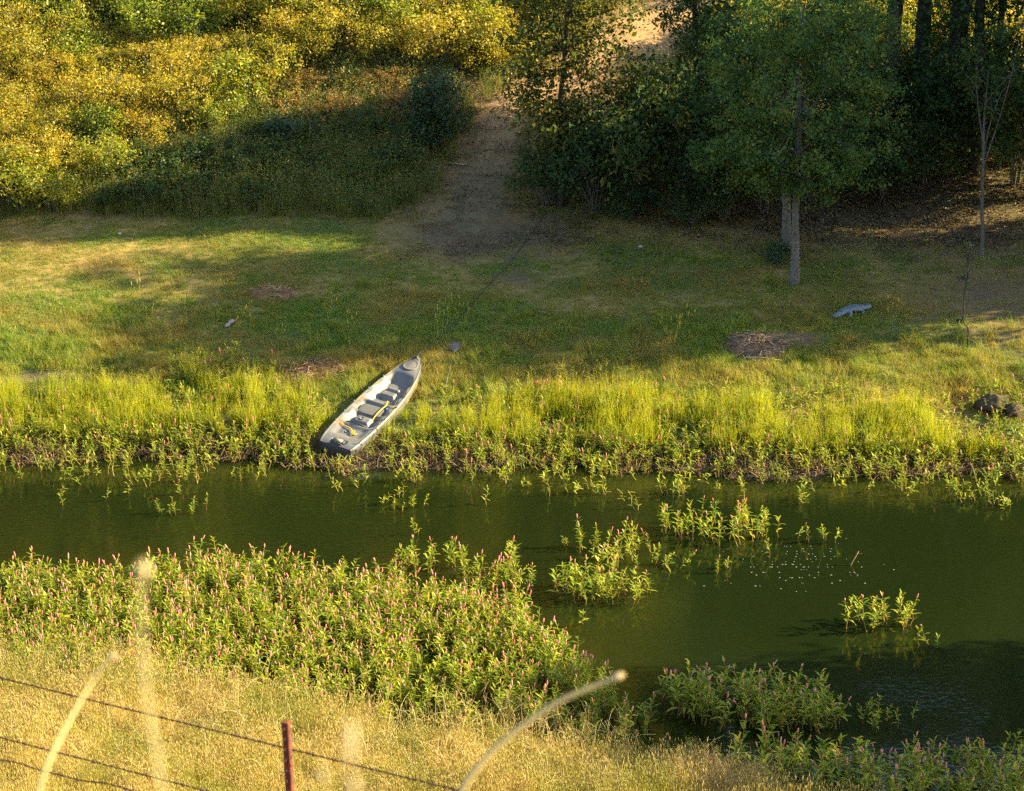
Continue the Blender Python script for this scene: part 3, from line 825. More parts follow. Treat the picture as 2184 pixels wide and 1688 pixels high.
def blades(b, n, rad, h, wd, lean, r, mat=0, rnd=(0, 1), seg=2, dirbias=None):
    a = r.random(n) * 6.283; q = rad * r.random(n) ** .6
    base = np.stack([q * np.cos(a), q * np.sin(a), np.full(n, -.02)], 1)
    H_ = r.uniform(h[0], h[1], n); ln = r.uniform(lean[0], lean[1], n)
    az = r.random(n) * 6.283
    d = np.stack([np.cos(az), np.sin(az), 0 * az], 1)
    if dirbias is not None: d = d + np.array(dirbias); d /= np.linalg.norm(d, axis=1)[:, None]
    pa = r.random(n) * 6.283; p = np.stack([np.cos(pa), np.sin(pa), 0 * pa], 1) * (wd / 2)
    rows = []
    for k in range(seg + 1):
        f = k / seg
        c = base + d * (ln * H_ * f ** 2)[:, None] + np.array([0, 0, 1.0]) * (H_ * (f - .35 * ln * f ** 2))[:, None]
        rows.append((c, (1 - f) ** .8))
    V = []; 
    for c, wv in rows[:-1]: V += [c - p * wv, c + p * wv]
    V.append(rows[-1][0]); V = np.stack(V, 1)                         # n, 2*seg+1, 3
    m = 2 * seg + 1; off = np.arange(n)[:, None] * m
    F4 = np.concatenate([off + np.array([[2 * k, 2 * k + 1, 2 * k + 3, 2 * k + 2]]) for k in range(seg - 1)]) if seg > 1 else np.zeros((0, 4), int)
    F3 = off + np.array([[2 * seg - 2, 2 * seg - 1, 2 * seg]])
    rv = r.uniform(rnd[0], rnd[1], n)
    b.add(V.reshape(-1, 3), [F4, F3], mat, np.repeat(rv, m))
    return rows[-1][0]

def leafquads(b, P, Nn, L, Wd, r, mat=0, rnd=None, fold=.18):
    n = len(P)
    a = r.normal(size=(n, 3)); a -= (a * Nn).sum(1)[:, None] * Nn; a /= np.linalg.norm(a, axis=1)[:, None] + 1e-9
    s = np.cross(Nn, a)
    L = np.broadcast_to(L, (n,))[:, None]; Wd = np.broadcast_to(Wd, (n,))[:, None]
    V = np.stack([P - a * L * .5, P - a * L * .05 + s * Wd * .5 + Nn * Wd * fold, P + a * L * .5 - Nn * L * .08, P - a * L * .05 - s * Wd * .5 + Nn * Wd * fold], 1)
    rv = r.random(n) if rnd is None else rnd
    b.add(V.reshape(-1, 3), np.arange(n * 4).reshape(n, 4), mat, np.repeat(rv, 4))

def crown(b, lobes, n, size, r, per=38, sig=.13, mat=0, shell=(.55, 1.05), mid=None, aspect=.6):
    lobes = np.array(lobes, float); vol = (lobes[:, 3] * lobes[:, 4] * lobes[:, 5]) ** .75
    nc = max(6, n // per); li = r.choice(len(lobes), nc, p=vol / vol.sum())
    d = r.normal(size=(nc, 3)); d[:, 2] += .25; d /= np.linalg.norm(d, axis=1)[:, None]
    q = r.uniform(shell[0] ** 2, shell[1] ** 2, nc) ** .5
    cen = lobes[li, :3] + d * lobes[li, 3:6] * q[:, None]
    tone = r.normal(0, .16, nc); cs = r.uniform(.6, 1.3, nc)
    ci = r.integers(0, nc, n)
    P = cen[ci] + r.normal(size=(n, 3)) * (sig * cs[ci])[:, None] * np.array([1, 1, .75])
    Nn = d[ci] * .6 + r.normal(size=(n, 3)) * .75 + np.array([0, 0, .35]); Nn /= np.linalg.norm(Nn, axis=1)[:, None]
    L = size * np.clip(np.exp(r.normal(-.08, .38, n)), .4, 2.0)
    leafquads(b, P, Nn, L, L * aspect, r, mat, np.clip(.5 + tone[ci] + r.normal(0, .22, n), 0, 1))
    return cen

# ---- scattering of ground cover (stuff) --------------------------------------
def proto(meshes, name):
    col_ = bpy.data.collections.new(name)
    for k, me in enumerate(meshes):
        o = bpy.data.objects.new('%s_%02d' % (name, k), me); col_.objects.link(o)
    return col_

def scatter(name, P, rot, scl, idx, col_, label, cat):
    me = bpy.data.meshes.new(name); n = len(P)
    me.vertices.add(n); me.vertices.foreach_set('co', np.asarray(P, np.float32).ravel())
    for nm, ty, vals, key in (('rot', 'FLOAT_VECTOR', rot, 'vector'), ('scl', 'FLOAT_VECTOR', scl, 'vector'), ('pick', 'INT', idx, 'value')):
        a = me.attributes.new(nm, ty, 'POINT'); a.data.foreach_set(key, np.asarray(vals, np.int32 if ty == 'INT' else np.float32).ravel())
    o = bpy.data.objects.new(name, me); C.objects.link(o)
    ng = bpy.data.node_groups.new(name, 'GeometryNodeTree')
    ng.interface.new_socket('Geometry', in_out='INPUT', socket_type='NodeSocketGeometry')
    ng.interface.new_socket('Geometry', in_out='OUTPUT', socket_type='NodeSocketGeometry')
    gi = ng.nodes.new('NodeGroupInput'); go = ng.nodes.new('NodeGroupOutput')
    ci = ng.nodes.new('GeometryNodeCollectionInfo'); ci.inputs['Collection'].default_value = col_
    ci.inputs['Separate Children'].default_value = True; ci.inputs['Reset Children'].default_value = True
    ip = ng.nodes.new('GeometryNodeInstanceOnPoints'); ip.inputs['Pick Instance'].default_value = True
    ng.links.new(gi.outputs[0], ip.inputs['Points']); ng.links.new(ci.outputs[0], ip.inputs['Instance'])
    for nm, ty, sock in (('rot', 'FLOAT_VECTOR', 'Rotation'), ('scl', 'FLOAT_VECTOR', 'Scale'), ('pick', 'INT', 'Instance Index')):
        na = ng.nodes.new('GeometryNodeInputNamedAttribute'); na.data_type = ty; na.inputs['Name'].default_value = nm
        ng.links.new(na.outputs[0], ip.inputs[sock])
    ng.links.new(ip.outputs[0], go.inputs[0])
    md = o.modifiers.new('scatter', 'NODES'); md.node_group = ng
    return tag(o, label, cat, kind='stuff')

def strew(name, X, Y, col_, npro, label, cat, smin=.8, smax=1.25, tilt=.12, r=rng, zoff=0.0, sxy=1.0, hs=None, water=False):
    n = len(X); Z = zt(X, Y)
    if water: Z = np.maximum(Z, -.03)
    s = r.uniform(smin, smax, n); s3 = np.stack([s * sxy, s * sxy, s * (hs if hs is not None else 1)], 1)
    rot = np.stack([r.normal(0, tilt, n), r.normal(0, tilt, n), r.random(n) * 6.283], 1)
    return scatter(name, np.stack([X, Y, Z + zoff], 1), rot, s3, r.integers(0, npro, n), col_, label, cat)

def kayak_clear(X, Y, m=.12):
    """true where the ground is free of the kayak"""
    inv = KMAT.inverted(); A = np.array(inv)
    lx = A[0, 0] * (X - KMAT[0][3]) + A[0, 1] * (Y - KMAT[1][3]); ly = A[1, 0] * (X - KMAT[0][3]) + A[1, 1] * (Y - KMAT[1][3])
    lx = lx / math.cos(k_pitch) ** 2
    return ~((lx > -.12) & (lx < KL + .1) & (np.abs(ly) < k_w(np.clip(lx / KL, 0, 1)) + m))

def cand(n, x0, x1, y0, y1, r=rng):
    return r.uniform(x0, x1, n), r.uniform(y0, y1, n)

# ---- lawn
pm = []
for k in range(6):
    r = np.random.default_rng(50 + k); b = MB()
    blades(b, 30, .10, (.03, .10), .009, (.2, 1.1), r)
    pm.append(b.mesh('lawn_tuft', M['lawn']))
lawn_col = proto(pm, 'lawn_tuft')
X, Y = cand(58000, -13.0, 12.5, 42.6, 54.2)
d = Y - shore_far(X); px, py = proj(np.stack([X, Y, zt(X, Y)], -1))
keep = (d > 1.4 + rng.random(len(X)) * 1.2) & (rng.random(len(X)) > bare(X, Y) * 1.15) & kayak_clear(X, Y, .03) & ((path_dist(X, Y) > -.25 * rng.random(len(X))) | (rng.random(len(X)) < .45 * sstep(54.0, 52.0, Y)))
keep &= rng.random(len(X)) < np.where((X > 1.2) & (Y > 52.6), .4, 1)
X, Y = X[keep], Y[keep]
ht = (.55 + .9 * vnoise(X * .8, Y * .8, 31) ** 1.3) * np.where(Y < 48.5, 1.35, .85)
k_ = (vnoise(X * .7, Y * .9, 5, 4) < .52) | (Y < 47.6) | (rng.random(len(X)) < .5)
X, Y, ht = X[k_], Y[k_], ht[k_]
strew('lawn_grass', X, Y, lawn_col, 6, 'short mown green grass of the lawn above the bank', 'grass', hs=ht)

# taller rough tufts in the lower lawn
pm = []
for k in range(5):
    r = np.random.default_rng(70 + k); b = MB()
    tips = blades(b, 40, .16, (.12, .34), .008, (.15, .8), r, seg=3)
    pm.append(b.mesh('rough_tuft', M['lawn']))
rough_col = proto(pm, 'rough_tuft')
X, Y = cand(5200, -13, 12.5, 43.6, 49.0)
keep = (vnoise(X * 1.1, Y * 1.1, 33) + .25 * sstep(47.5, 44.5, Y) > .60) & (rng.random(len(X)) > bare(X, Y) * 1.5) & kayak_clear(X, Y, .1)
keep &= np.hypot(X - at(1612, 742).x, Y - at(1612, 742).y) > .75
gx0 = at(1815, 668); keep &= np.hypot((X - gx0.x) / 1.0, (Y - gx0.y + .2) / .8) > .75
keep &= np.abs((X - pb.x) - (Y - pb.y) * .0) > -1
X, Y = X[keep], Y[keep]
strew('rough_grass', X, Y, rough_col, 5, 'clumps of longer green grass in the lower lawn', 'grass', .6, 1.15)

# ---- tall yellow-green grass of the bank
def seedhead(b, tip, r, mat, h=.14):
    for q in range(8):
        f = q / 7; c = tip - np.array([0, 0, h * f])
        az = r.random() * 6.28; L = .035 + .05 * f * r.random()
        e = c + np.array([math.cos(az) * L, math.sin(az) * L, L * r.uniform(.3, .9)])
        b.add([c, c + [.004, .003, 0], e], np.array([[0, 1, 2]]), mat, r.random())
        leafquads(b, np.stack([e, c * .4 + e * .6]), r.normal(size=(2, 3)) / 1.7, .013, .007, r, mat)
pm = []
for k in range(7):
    r = np.random.default_rng(90 + k); b = MB()
    blades(b, 30, .13, (.22, .62), .0125, (.05, .45), r, seg=4)
    t = blades(b, 8, .12, (.48, .86), .0075, (.03, .22), r, seg=3, mat=0, rnd=(.4, 1))
    for q in t[:3]: seedhead(b, q, r, 1, .10)
    pm.append(b.mesh('tall_tuft', [M['grass_tall'], M['grass_seed']]))
tall_col = proto(pm, 'tall_tuft')
X, Y = cand(8200, -13.5, 13.5, 41.5, 46)
d = Y - shore_far(X)
px, py = proj(np.stack([X, Y, zt(X, Y)], -1))
top = np.interp(px, [-200, 0, 330, 420, 560, 700, 900, 1000, 1180, 1500, 1750, 1950, 2050, 2200], [820, 825, 835, 800, 820, 870, 885, 860, 838, 850, 880, 868, 930, 960])
bot = np.interp(px, [-200, 0, 300, 560, 700, 880, 1000, 1300, 1700, 2184, 2400], [950, 930, 945, 930, 925, 945, 950, 960, 975, 985, 985])
keep = (py > top + 18 * vnoise(X * 2, Y * 2, 40)) & (py < bot) & kayak_clear(X, Y, .16)
keep &= vnoise(X * 1.5, Y * 1.5, 41) > .40
keep &= ~((px > 600) & (px < 760) & (py < 860))
keep &= rng.random(len(X)) < .56
X, Y = X[keep], Y[keep]; px = px[keep]
hs = np.interp(px, [0, 500, 700, 950, 1150, 2000, 2184], [.85, .9, .75, .72, .82, .82, .65]) * (.35 + 1.2 * vnoise(X * 1.5, Y * 1.5, 42))
strew('tall_bank_grass', X, Y, tall_col, 7, 'tall yellow-green seeding grass along the sunlit far bank', 'grass', .85, 1.2, hs=hs)

# a few pale seed stalks standing in the lawn
pm = []
for k in range(4):
    r = np.random.default_rng(120 + k); b = MB()
    t = blades(b, 4, .10, (.35, .62), .006, (.05, .3), r, seg=3, rnd=(.5, 1))
    for q in t: b.tube([q - [0, 0, .10], q - [0, 0, .05], q + [0, 0, .02]], [.004, .011, .003], 5, 0, r.random())
    pm.append(b.mesh('seed_stalk', M['grass_seed']))
seed_col = proto(pm, 'seed_stalk')
sp_ = at_many([318, 325, 366, 398, 408, 470, 505, 540, 935, 960, 972, 985, 940, 1420, 1440, 1455, 1432, 700, 750, 1900, 600, 290, 880, 1240, 130, 60],
              [690, 695, 660, 665, 680, 655, 720, 700, 690, 690, 685, 700, 720, 720, 722, 715, 740, 690, 720, 700, 740, 640, 640, 690, 690, 640])
strew('seed_stalks', sp_[:, 0], sp_[:, 1], seed_col, 4, 'pale seed stalks standing above the lawn grass', 'grass', .8, 1.2)

# ---- smartweed
def lance(b, base, az, el, L, wd, droop, mat, rnd):
    t = np.array([0, .22, .5, .78, 1]); wv = np.array([0, .85, 1, .6, 0]) * wd / 2
    d = np.array([math.cos(az), math.sin(az), 0]); s = np.array([-d[1], d[0], 0])
    c = base + np.outer(L * t * math.cos(el), d) + np.outer(L * (t * math.sin(el) - droop * t ** 2), [0, 0, 1])
    V = [c[0]]
    for k in (1, 2, 3): V += [c[k] + s * wv[k] + [0, 0, wv[k] * .45], c[k], c[k] - s * wv[k] + [0, 0, wv[k] * .45]]
    V.append(c[4])
    F3 = [[0, 2, 1], [0, 3, 2], [10, 7, 8], [10, 8, 9]]; F4 = [[1, 2, 5, 4], [2, 3, 6, 5], [4, 5, 8, 7], [5, 6, 9, 8]]
    b.add(V, [np.array(F4), np.array(F3)], mat, rnd)

def smartweed_parts(seed, h, nspike, nl=(10, 15), lsz=1.0):
    r = np.random.default_rng(seed); st, fo, spk = MB(), MB(), []
    nst = 1 if r.random() < .4 else 2
    ends = []
    for q in range(nst):
        hh = h * (1 if q == 0 else r.uniform(.6, .9)); az0 = r.random() * 6.28; ln = r.uniform(.05, .35)
        p = np.array([[0, 0, -.22], [.01, 0, 0], [.03 + ln * hh * .25, .01, hh * .35], [ln * hh * .5, .0, hh * .7], [ln * hh * .8, .01, hh]])
        p[:, :2] += r.normal(0, .012, (5, 2)); ca, sa = math.cos(az0), math.sin(az0)
        p[:, :2] = p[:, :2] @ np.array([[ca, sa], [-sa, ca]]) + (r.normal(0, .04, 2) if q else 0)
        st.tube(p, [.007, .007, .006, .005, .0035], 5, 0, r.random(), cap=False)
        nl_ = r.integers(*nl); ph = r.random() * 6.28
        for k in range(nl_):
            f = .22 + .78 * (k + r.random() * .6) / nl_
            pos = np.array([np.interp(f * hh, p[:, 2], p[:, i]) for i in range(3)])
            L = lsz * r.uniform(.09, .155) * (1 - .35 * max(0, f - .8) / .2)
            lance(fo, pos, ph + k * 2.6 + r.normal(0, .4), r.uniform(.3, 1.2), L, L * r.uniform(.17, .23), r.uniform(.1, .5), 0, np.clip(.25 + .5 * f * r.random() + r.normal(0, .2) + (.45 if f < .35 and r.random() < .5 else 0), 0, 1))
        ends.append((p[-1], p[-1] - p[-2]))
    for k in range(nspike):
        e, dv = ends[k % len(ends)]; dv = dv / np.linalg.norm(dv) * .5 + np.array([r.normal(0, .15), r.normal(0, .15), 1]); dv /= np.linalg.norm(dv)
        s0 = e - dv * .03 + (r.normal(0, .012, 3) if k else 0); L = r.uniform(.045, .085)
        st.tube([e - [0, 0, .08], s0, s0 + dv * .05], .003, 4, 0, r.random(), cap=False)
        s0 = s0 + dv * .045
        m = MB(); tt_ = np.linspace(0, 1, 9); rad = np.array([.005, .0085, .0072, .0095, .008, .009, .0072, .006, .002]) * r.uniform(.9, 1.2)
        m.tube([s0 + dv * L * t for t in tt_], rad, 6, 0, r.random()); spk.append(m)
    return st, fo, spk

SM_MATS = [M['smart_stem'], M['smart'], M['spike']]
def merged(st, fo, spk):
    b = MB()
    for src, k in ((st, 0), (fo, 1)) + tuple((s, 2) for s in spk):
        off = 0
        V = np.concatenate(src.V); Rr = np.concatenate(src.Rn)
        b.add(V, [np.concatenate(src.F[q]) for q in (4, 3) if src.F[q]], k, Rr)
    return b.mesh('smartweed', SM_MATS)
bed_protos = proto([merged(*smartweed_parts(200 + k, .40 + .04 * (k % 5), (1, 0, 1, 2, 1, 1, 0, 1)[k % 8], (12, 18), 1.02)) for k in range(12)], 'smartweed_bed')
low_protos = proto([merged(*smartweed_parts(230 + k, .24 + .04 * (k % 4), (0, 0, 1, 0, 0, 0, 0, 0)[k % 8], (6, 10), .9)) for k in range(10)], 'smartweed_low')

# the big bed in front, and the marginal plants on the far shore: two masses nobody could count
BED = [(-80, 1262), (60, 1235), (150, 1262), (330, 1240), (430, 1225), (560, 1230), (680, 1255), (760, 1285), (850, 1290), (1000, 1295), (1090, 1312), (1160, 1372), (1220, 1425), (1310, 1492), (1400, 1556), (1390, 1625), (1020, 1580), (760, 1560), (480, 1510), (250, 1480), (-80, 1420)]
bx, by = rng.uniform(-80, 1380, 6500), rng.uniform(1215, 1625, 6500)
k_ = in_poly(bx, by, BED); bx, by = bx[k_], by[k_]
dens = np.interp(by, [1220, 1380, 1450, 1500, 1620], [.95, .95, .75, .38, .16]) * np.interp(bx, [0, 700, 1000, 1400], [1, 1, .95, .7])
k_ = rng.random(len(bx)) < dens * .70 * (.55 + .8 * vnoise(bx / 90, by / 45, 61)); bx, by = bx[k_], by[k_]
bx = np.concatenate([bx, rng.uniform(700, 860, 16), rng.uniform(985, 1110, 24), rng.uniform(1240, 1400, 14)]); by = np.concatenate([by, rng.uniform(1235, 1285, 16), rng.uniform(1222, 1290, 24), rng.uniform(1165, 1240, 14)])
gx, gy = rng.uniform(1400, 2200, 700), rng.uniform(1480, 1740, 700)
g_ = in_poly(gx, gy, [(1420, 1510), (1620, 1492), (1790, 1550), (1700, 1570), (1500, 1560)]) & (rng.random(700) < .6) | in_poly(gx, gy, [(1430, 1600), (1560, 1620), (1760, 1640), (2190, 1640), (2200, 1740), (1900, 1740), (1640, 1690)]) & (rng.random(700) < .5)
bx = np.concatenate([bx, gx[g_]]); by = np.concatenate([by, gy[g_]])
P = at_many(bx, by); P[:, 2] = np.maximum(zt(P[:, 0], P[:, 1]), -.02)
NB = len(P)
sc = rng.uniform(.7, 1.3, NB)
bed_pick = rng.integers(0, 12, NB)
# far shore
fx = rng.uniform(-60, 2260, 2600); off_ = np.interp(fx, [0, 700, 1000, 1400, 2184], [0, 8, 10, 22, 40])
fy = 955 + off_ + np.abs(rng.normal(0, 46, 2600)) - 22
k_ = (rng.random(2600) < .24 + .42 * (vnoise(fx / 80, fy / 25, 63) > .53)) & (fy < 1090 + off_) ; fx, fy = fx[k_], fy[k_]
fx2 = np.concatenate([rng.uniform(940, 2200, 640), rng.uniform(0, 700, 280), rng.uniform(360, 620, 120)]); fy2 = np.concatenate([rng.uniform(850, 985, 640), rng.uniform(850, 970, 280), rng.uniform(770, 880, 120)])
fx, fy = np.concatenate([fx, fx2]), np.concatenate([fy, fy2])
P2 = at_many(fx, fy); P2[:, 2] = np.maximum(zt(P2[:, 0], P2[:, 1]), -.02)
k_ = kayak_clear(P2[:, 0], P2[:, 1], .08); P2 = P2[k_]
def rots(n, r=rng, t=.12): return np.stack([r.normal(0, t, n), r.normal(0, t, n), r.random(n) * 6.283], 1)
scatter('smartweed_bed', P, rots(NB, t=.22), np.repeat(sc[:, None], 3, 1), bed_pick, bed_protos, 'dense bed of pink-flowered smartweed filling the near shallows', 'smartweed')
s2 = rng.uniform(.8, 1.3, len(P2))
scatter('shore_smartweed', P2, rots(len(P2), t=.2), np.repeat(s2[:, None], 3, 1), rng.integers(0, 10, len(P2)), low_protos, 'leafy smartweed shoots crowding the far waterline', 'smartweed')

# individual plants
sw_protos = []
for k in range(10):
    st, fo, spk = smartweed_parts(260 + k, .38 + .035 * (k % 5), (1, 0, 1, 0, 2, 0, 1, 1, 0, 0)[k], (10, 15), 1.2)
    sw_protos.append((st.mesh('stem', M['smart_stem']), fo.mesh('foliage', M['smart']), [s.mesh('flower_spike', M['spike'], True) for s in spk]))
def smartweed(p, k, s, label, group, tilt=.12):
    st, fo, spk = sw_protos[k % 10]
    root = empty('smartweed', p, random.random() * 6.28, label, 'smartweed', group, s)
    root.rotation_euler.x = random.gauss(0, tilt); root.rotation_euler.y = random.gauss(0, tilt)
    for nm, me in [('stem', st), ('foliage', fo)] + [('flower_spike', q) for q in spk]:
        o = bpy.data.objects.new(nm, me); C.objects.link(o); o.parent = root
        if nm == 'foliage': o['kind'] = 'stuff'
def clump(poly, n, label, group, s=(.85, 1.2), seed=0, fn=None):
    r = np.random.default_rng(seed); q = []
    xs_ = [a for a, _ in poly]; ys_ = [a for _, a in poly]
    while len(q) < n:
        x, y = r.uniform(min(xs_), max(xs_)), r.uniform(min(ys_), max(ys_))
        if in_poly([x], [y], poly)[0]: q.append((x, y))
    P = at_many([a for a, _ in q], [a for _, a in q])
    for a in P:
        a[2] = max(float(zt(a[0], a[1])), -.02)
        smartweed(tuple(a), int(r.integers(0, 10)), float(r.uniform(*s)), label, group)
clump([(842, 1208), (905, 1202), (990, 1210), (985, 1228), (850, 1228)], 14, 'smartweed plant in the small clump off the top of the big bed', 'smartweed clump above the big bed', seed=1)
clump([(1105, 1262), (1180, 1250), (1300, 1244), (1385, 1268), (1360, 1290), (1240, 1298), (1130, 1282)], 38, 'smartweed plant in the pink-tipped clump at mid pond', 'smartweed clump at mid pond', seed=2)
clump([(1395, 1132), (1470, 1112), (1600, 1112), (1665, 1140), (1640, 1165), (1520, 1172), (1420, 1158)], 38, 'smartweed plant in the pink-tipped clump below the far grass', 'smartweed clump below the far grass', seed=3)
clump([(1775, 1338), (1840, 1328), (1935, 1322), (1945, 1342), (1860, 1354), (1785, 1362)], 18, 'smartweed plant in the lone clump on open dark water', 'lone smartweed clump on dark water', seed=4)
clump([(1955, 1378), (2005, 1372), (2008, 1386), (1962, 1390)], 3, 'sparse leaning smartweed shoot beside the lone clump', 'leaning shoots beside the lone clump', (.7, .9), seed=5)
clump([(1410, 1500), (1480, 1480), (1620, 1482), (1740, 1510), (1810, 1550), (1720, 1575), (1560, 1570), (1440, 1545)], 74, 'smartweed plant in the shaded dark-green bed of the near right', 'shaded smartweed bed', (1.0, 1.4), seed=6)
clump([(1550, 1640), (1750, 1635), (1900, 1665), (2000, 1662), (2100, 1645), (2200, 1625), (2220, 1740), (1900, 1745), (1700, 1720)], 84, 'smartweed plant in the bed along the near right shore', 'smartweed along the near right shore', (1.0, 1.4), seed=7)
clump([(1820, 1535), (1900, 1520), (1975, 1550), (1960, 1575), (1850, 1570)], 9, 'thin drooping smartweed shoot over the darkest water', 'thin shoots over the darkest water', (.6, .85), seed=8)
for q, (px_, py_, lab) in enumerate(((1205, 1165, 'small two-leaved smartweed shoot above the mid-pond clump'), (1238, 1180, 'short smartweed shoot with a bent stem above the mid-pond clump'), (1268, 1192, 'leafy smartweed shoot just above the mid-pond clump'),
        (1285, 1176, 'tiny smartweed shoot between two larger pond clumps'), (1330, 1196, 'smartweed shoot right of the mid-pond clump top'), (1360, 1215, 'tall smartweed shoot at the right end of the mid-pond clump'),
        (1410, 1205, 'bunched smartweed shoot between two pond clumps'), (1432, 1222, 'reddish smartweed shoot mirrored in the water'), (1450, 1215, 'upright smartweed shoot beside its reddish neighbour'),
        (1528, 1225, 'flowering smartweed shoot standing over its own reflection'), (1552, 1215, 'slim flowering smartweed shoot beside the white specks'), (1640, 1190, 'low smartweed leaves among the white specks'),
        (1700, 1150, 'short smartweed shoot right of the far pond clump'), (1722, 1158, 'pink-spiked smartweed shoot right of the far pond clump'), (1755, 1152, 'arching smartweed shoot drooping to the right'),
        (1782, 1160, 'flat floating smartweed shoot near the dead stick'), (885, 1140, 'isolated smartweed tip below the kayak reflection'), (1240, 1330, 'smartweed shoot at the edge of the big bed'))):
    a = at(px_, py_); smartweed((a.x, a.y, -.02), q * 3, .55 + .35 * ((q * 37) % 10) / 10, lab, None, .3)
clump([(335, 1092), (460, 1082), (455, 1104), (350, 1108)], 5, 'sprawling smartweed shoot floating off the far left shore', 'sprawling shoots off the far left shore', (.5, .7), seed=9)
clump([(755, 1086), (905, 1080), (900, 1094), (765, 1096)], 5, 'small smartweed shoot floating below the kayak', 'shoots floating below the kayak', (.4, .6), seed=10)

# ---- near bank: dry straw grass
pm = []
for k in range(7):
    r = np.random.default_rng(300 + k); b = MB()
    blades(b, 60, .14, (.14, .46), .0065, (.1, .8), r, seg=3)
    t = blades(b, 10, .14, (.40, .68), .005, (.05, .6), r, seg=3, rnd=(.3, 1))
    for q in t: b.tube([q - [0, 0, .05], q - [0, 0, .02], q + [0, 0, .012]], [.002, .0055, .001], 4, 0, r.random())
    pm.append(b.mesh('straw_tuft', M['straw']))
straw_col = proto(pm, 'straw_tuft')
X, Y = cand(21000, -10.5, 10, 19, 33.6)
dn = shore_near(X) - Y
keep = (dn > .05) & (dn < 9.5) & (rng.random(len(X)) < np.interp(dn, [.05, .5, 6, 9.5], [.4, 1, 1, .3])) & (vnoise(X * 2.2, Y * 2.2, 71) > .36)
X, Y = X[keep], Y[keep]; dn = dn[keep]
hs = (.30 + 1.15 * vnoise(X * 1.3, Y * 1.3, 72)) * np.interp(dn, [0, .8, 2], [.75, .85, .9])
strew('dry_bank_grass', X, Y, straw_col, 7, 'dry straw-coloured grass covering the near slope', 'grass', .8, 1.2, hs=hs)
# debris of the muddy far waterline
pm = []
for k in range(4):
    r = np.random.default_rng(350 + k); b = MB()
    for q in range(14):
        p0 = np.array([r.normal(0, .13), r.normal(0, .08), .01]); v = np.array([r.normal(0, .1), r.normal(0, .06), abs(r.normal(0, .07))])
        b.tube([p0, p0 + v * .6 + [0, 0, .01], p0 + v], [.005, .004, .002], 3, int(r.random() < .5), r.random(), cap=False)
    pm.append(b.mesh('shore_debris', [M['smart_stem'], M['twig']]))
deb_col = proto(pm, 'shore_debris')
X, Y = cand(2600, -11, 11, 40.5, 43); d = Y - shore_far(X)
k_ = (d > -.1) & (d < 1.1) & kayak_clear(X, Y, .0); X, Y = X[k_], Y[k_]
strew('shore_debris', X, Y, deb_col, 4, 'dead stems and twigs littering the muddy far waterline', 'debris', .7, 1.4, tilt=.05)
# arching dead stems near the water's edge
b = MB(); r = np.random.default_rng(333)
ex, ey = r.uniform(-40, 1350, 360), None
ey = np.interp(ex, [0, 500, 900, 1350], [1435, 1508, 1550, 1605]) + r.normal(8, 24, 360)
tx = r.uniform(-40, 1640, 520); ty = np.interp(tx, [0, 500, 900, 1350, 1640], [1470, 1540, 1580, 1630, 1690]) + r.random(520) * 200
ex, ey = np.concatenate([ex, tx]), np.concatenate([ey, np.minimum(ty, 1720)])
for q in at_many(ex, ey):
    z = float(zt(q[0], q[1])); L = r.uniform(.35, .8); az = r.random() * 6.28; ln = r.uniform(.1, .9)
    e = np.array([q[0] + math.cos(az) * L * ln, q[1] + math.sin(az) * L * ln, z + L * (1 - .35 * ln)])
    pts = bez((q[0], q[1], z - .03), (q[0] + .1 * (e[0] - q[0]), q[1] + .1 * (e[1] - q[1]), z + L * .8), e, 6)
    b.tube(pts, np.linspace(.0055, .002, 6), 3, int(r.random() < .4), r.random(), cap=False)
    for t_ in range(3):
        i_ = r.integers(2, 5); v = r.normal(size=3) * .09 + np.array([0, 0, .05]); b.tube([pts[i_], pts[i_] + v], [.0025, .001], 3, 0, r.random(), cap=False)
tag(b.build('dead_stems', [M['stalk'], M['smart_stem']]), 'tangle of dead arching stems at the near waterline', 'dead stems', kind='stuff')

# feathery shrubs on the near bank
def feather_shrub(px_, py_, h, rad, mat, n, label, seed, leaf=.022):
    p = at(px_, py_); r = np.random.default_rng(seed)
    root = empty('shrub', (p.x, p.y, float(zt(p.x, p.y))), r.random() * 6, label, 'shrub')
    st = MB(); fo = MB()
    for q in range(n):
        az = r.random() * 6.28; sp = rad * r.random() ** .6; hh = h * r.uniform(.55, 1) * (1 - .35 * (sp / rad) ** 2)
        pts = bez((0, 0, -.03), (sp * .45 * math.cos(az), sp * .45 * math.sin(az), hh * .55), (sp * math.cos(az), sp * math.sin(az), hh), 6)
        st.tube(pts, np.linspace(.006, .002, 6), 3, 0, r.random(), cap=False)
        m = 60; f = r.uniform(.35, 1.03, m); P_ = np.stack([np.interp(f * 5, np.arange(6), pts[:, i]) for i in range(3)], 1) + r.normal(0, .03, (m, 3))
        Nn = r.normal(size=(m, 3)); Nn /= np.linalg.norm(Nn, axis=1)[:, None]
        leafquads(fo, P_, Nn, leaf * r.uniform(.7, 1.6, m), leaf * .32, r)
    st.build('stem', M['smart_stem'], root); tag(fo.build('foliage', mat, root), kind='stuff')
feather_shrub(1235, 1602, .62, .45, M['broom'], 46, 'feathery green broom shrub at the waterline behind the arching stalk', 401)
feather_shrub(1480, 1640, .45, .5, M['broom'], 36, 'low feathery green shrub left of the near right smartweed', 402)
feather_shrub(80, 1460, .55, .60, M['broom'], 60, 'yellow-green leafy shrub at the left edge below the smartweed bed', 403, .028)
feather_shrub(790, 1628, .42, .34, M['sage'], 44, 'grey-green sagebrush right of the red fence post', 404)
feather_shrub(455, 1560, .34, .45, M['sage'], 40, 'pale sage tuft above the top fence wire', 405)
feather_shrub(470, 1690, .30, .6, M['broom_yellow'], 50, 'bright yellow flowering brush at the bottom edge left of the post', 406)
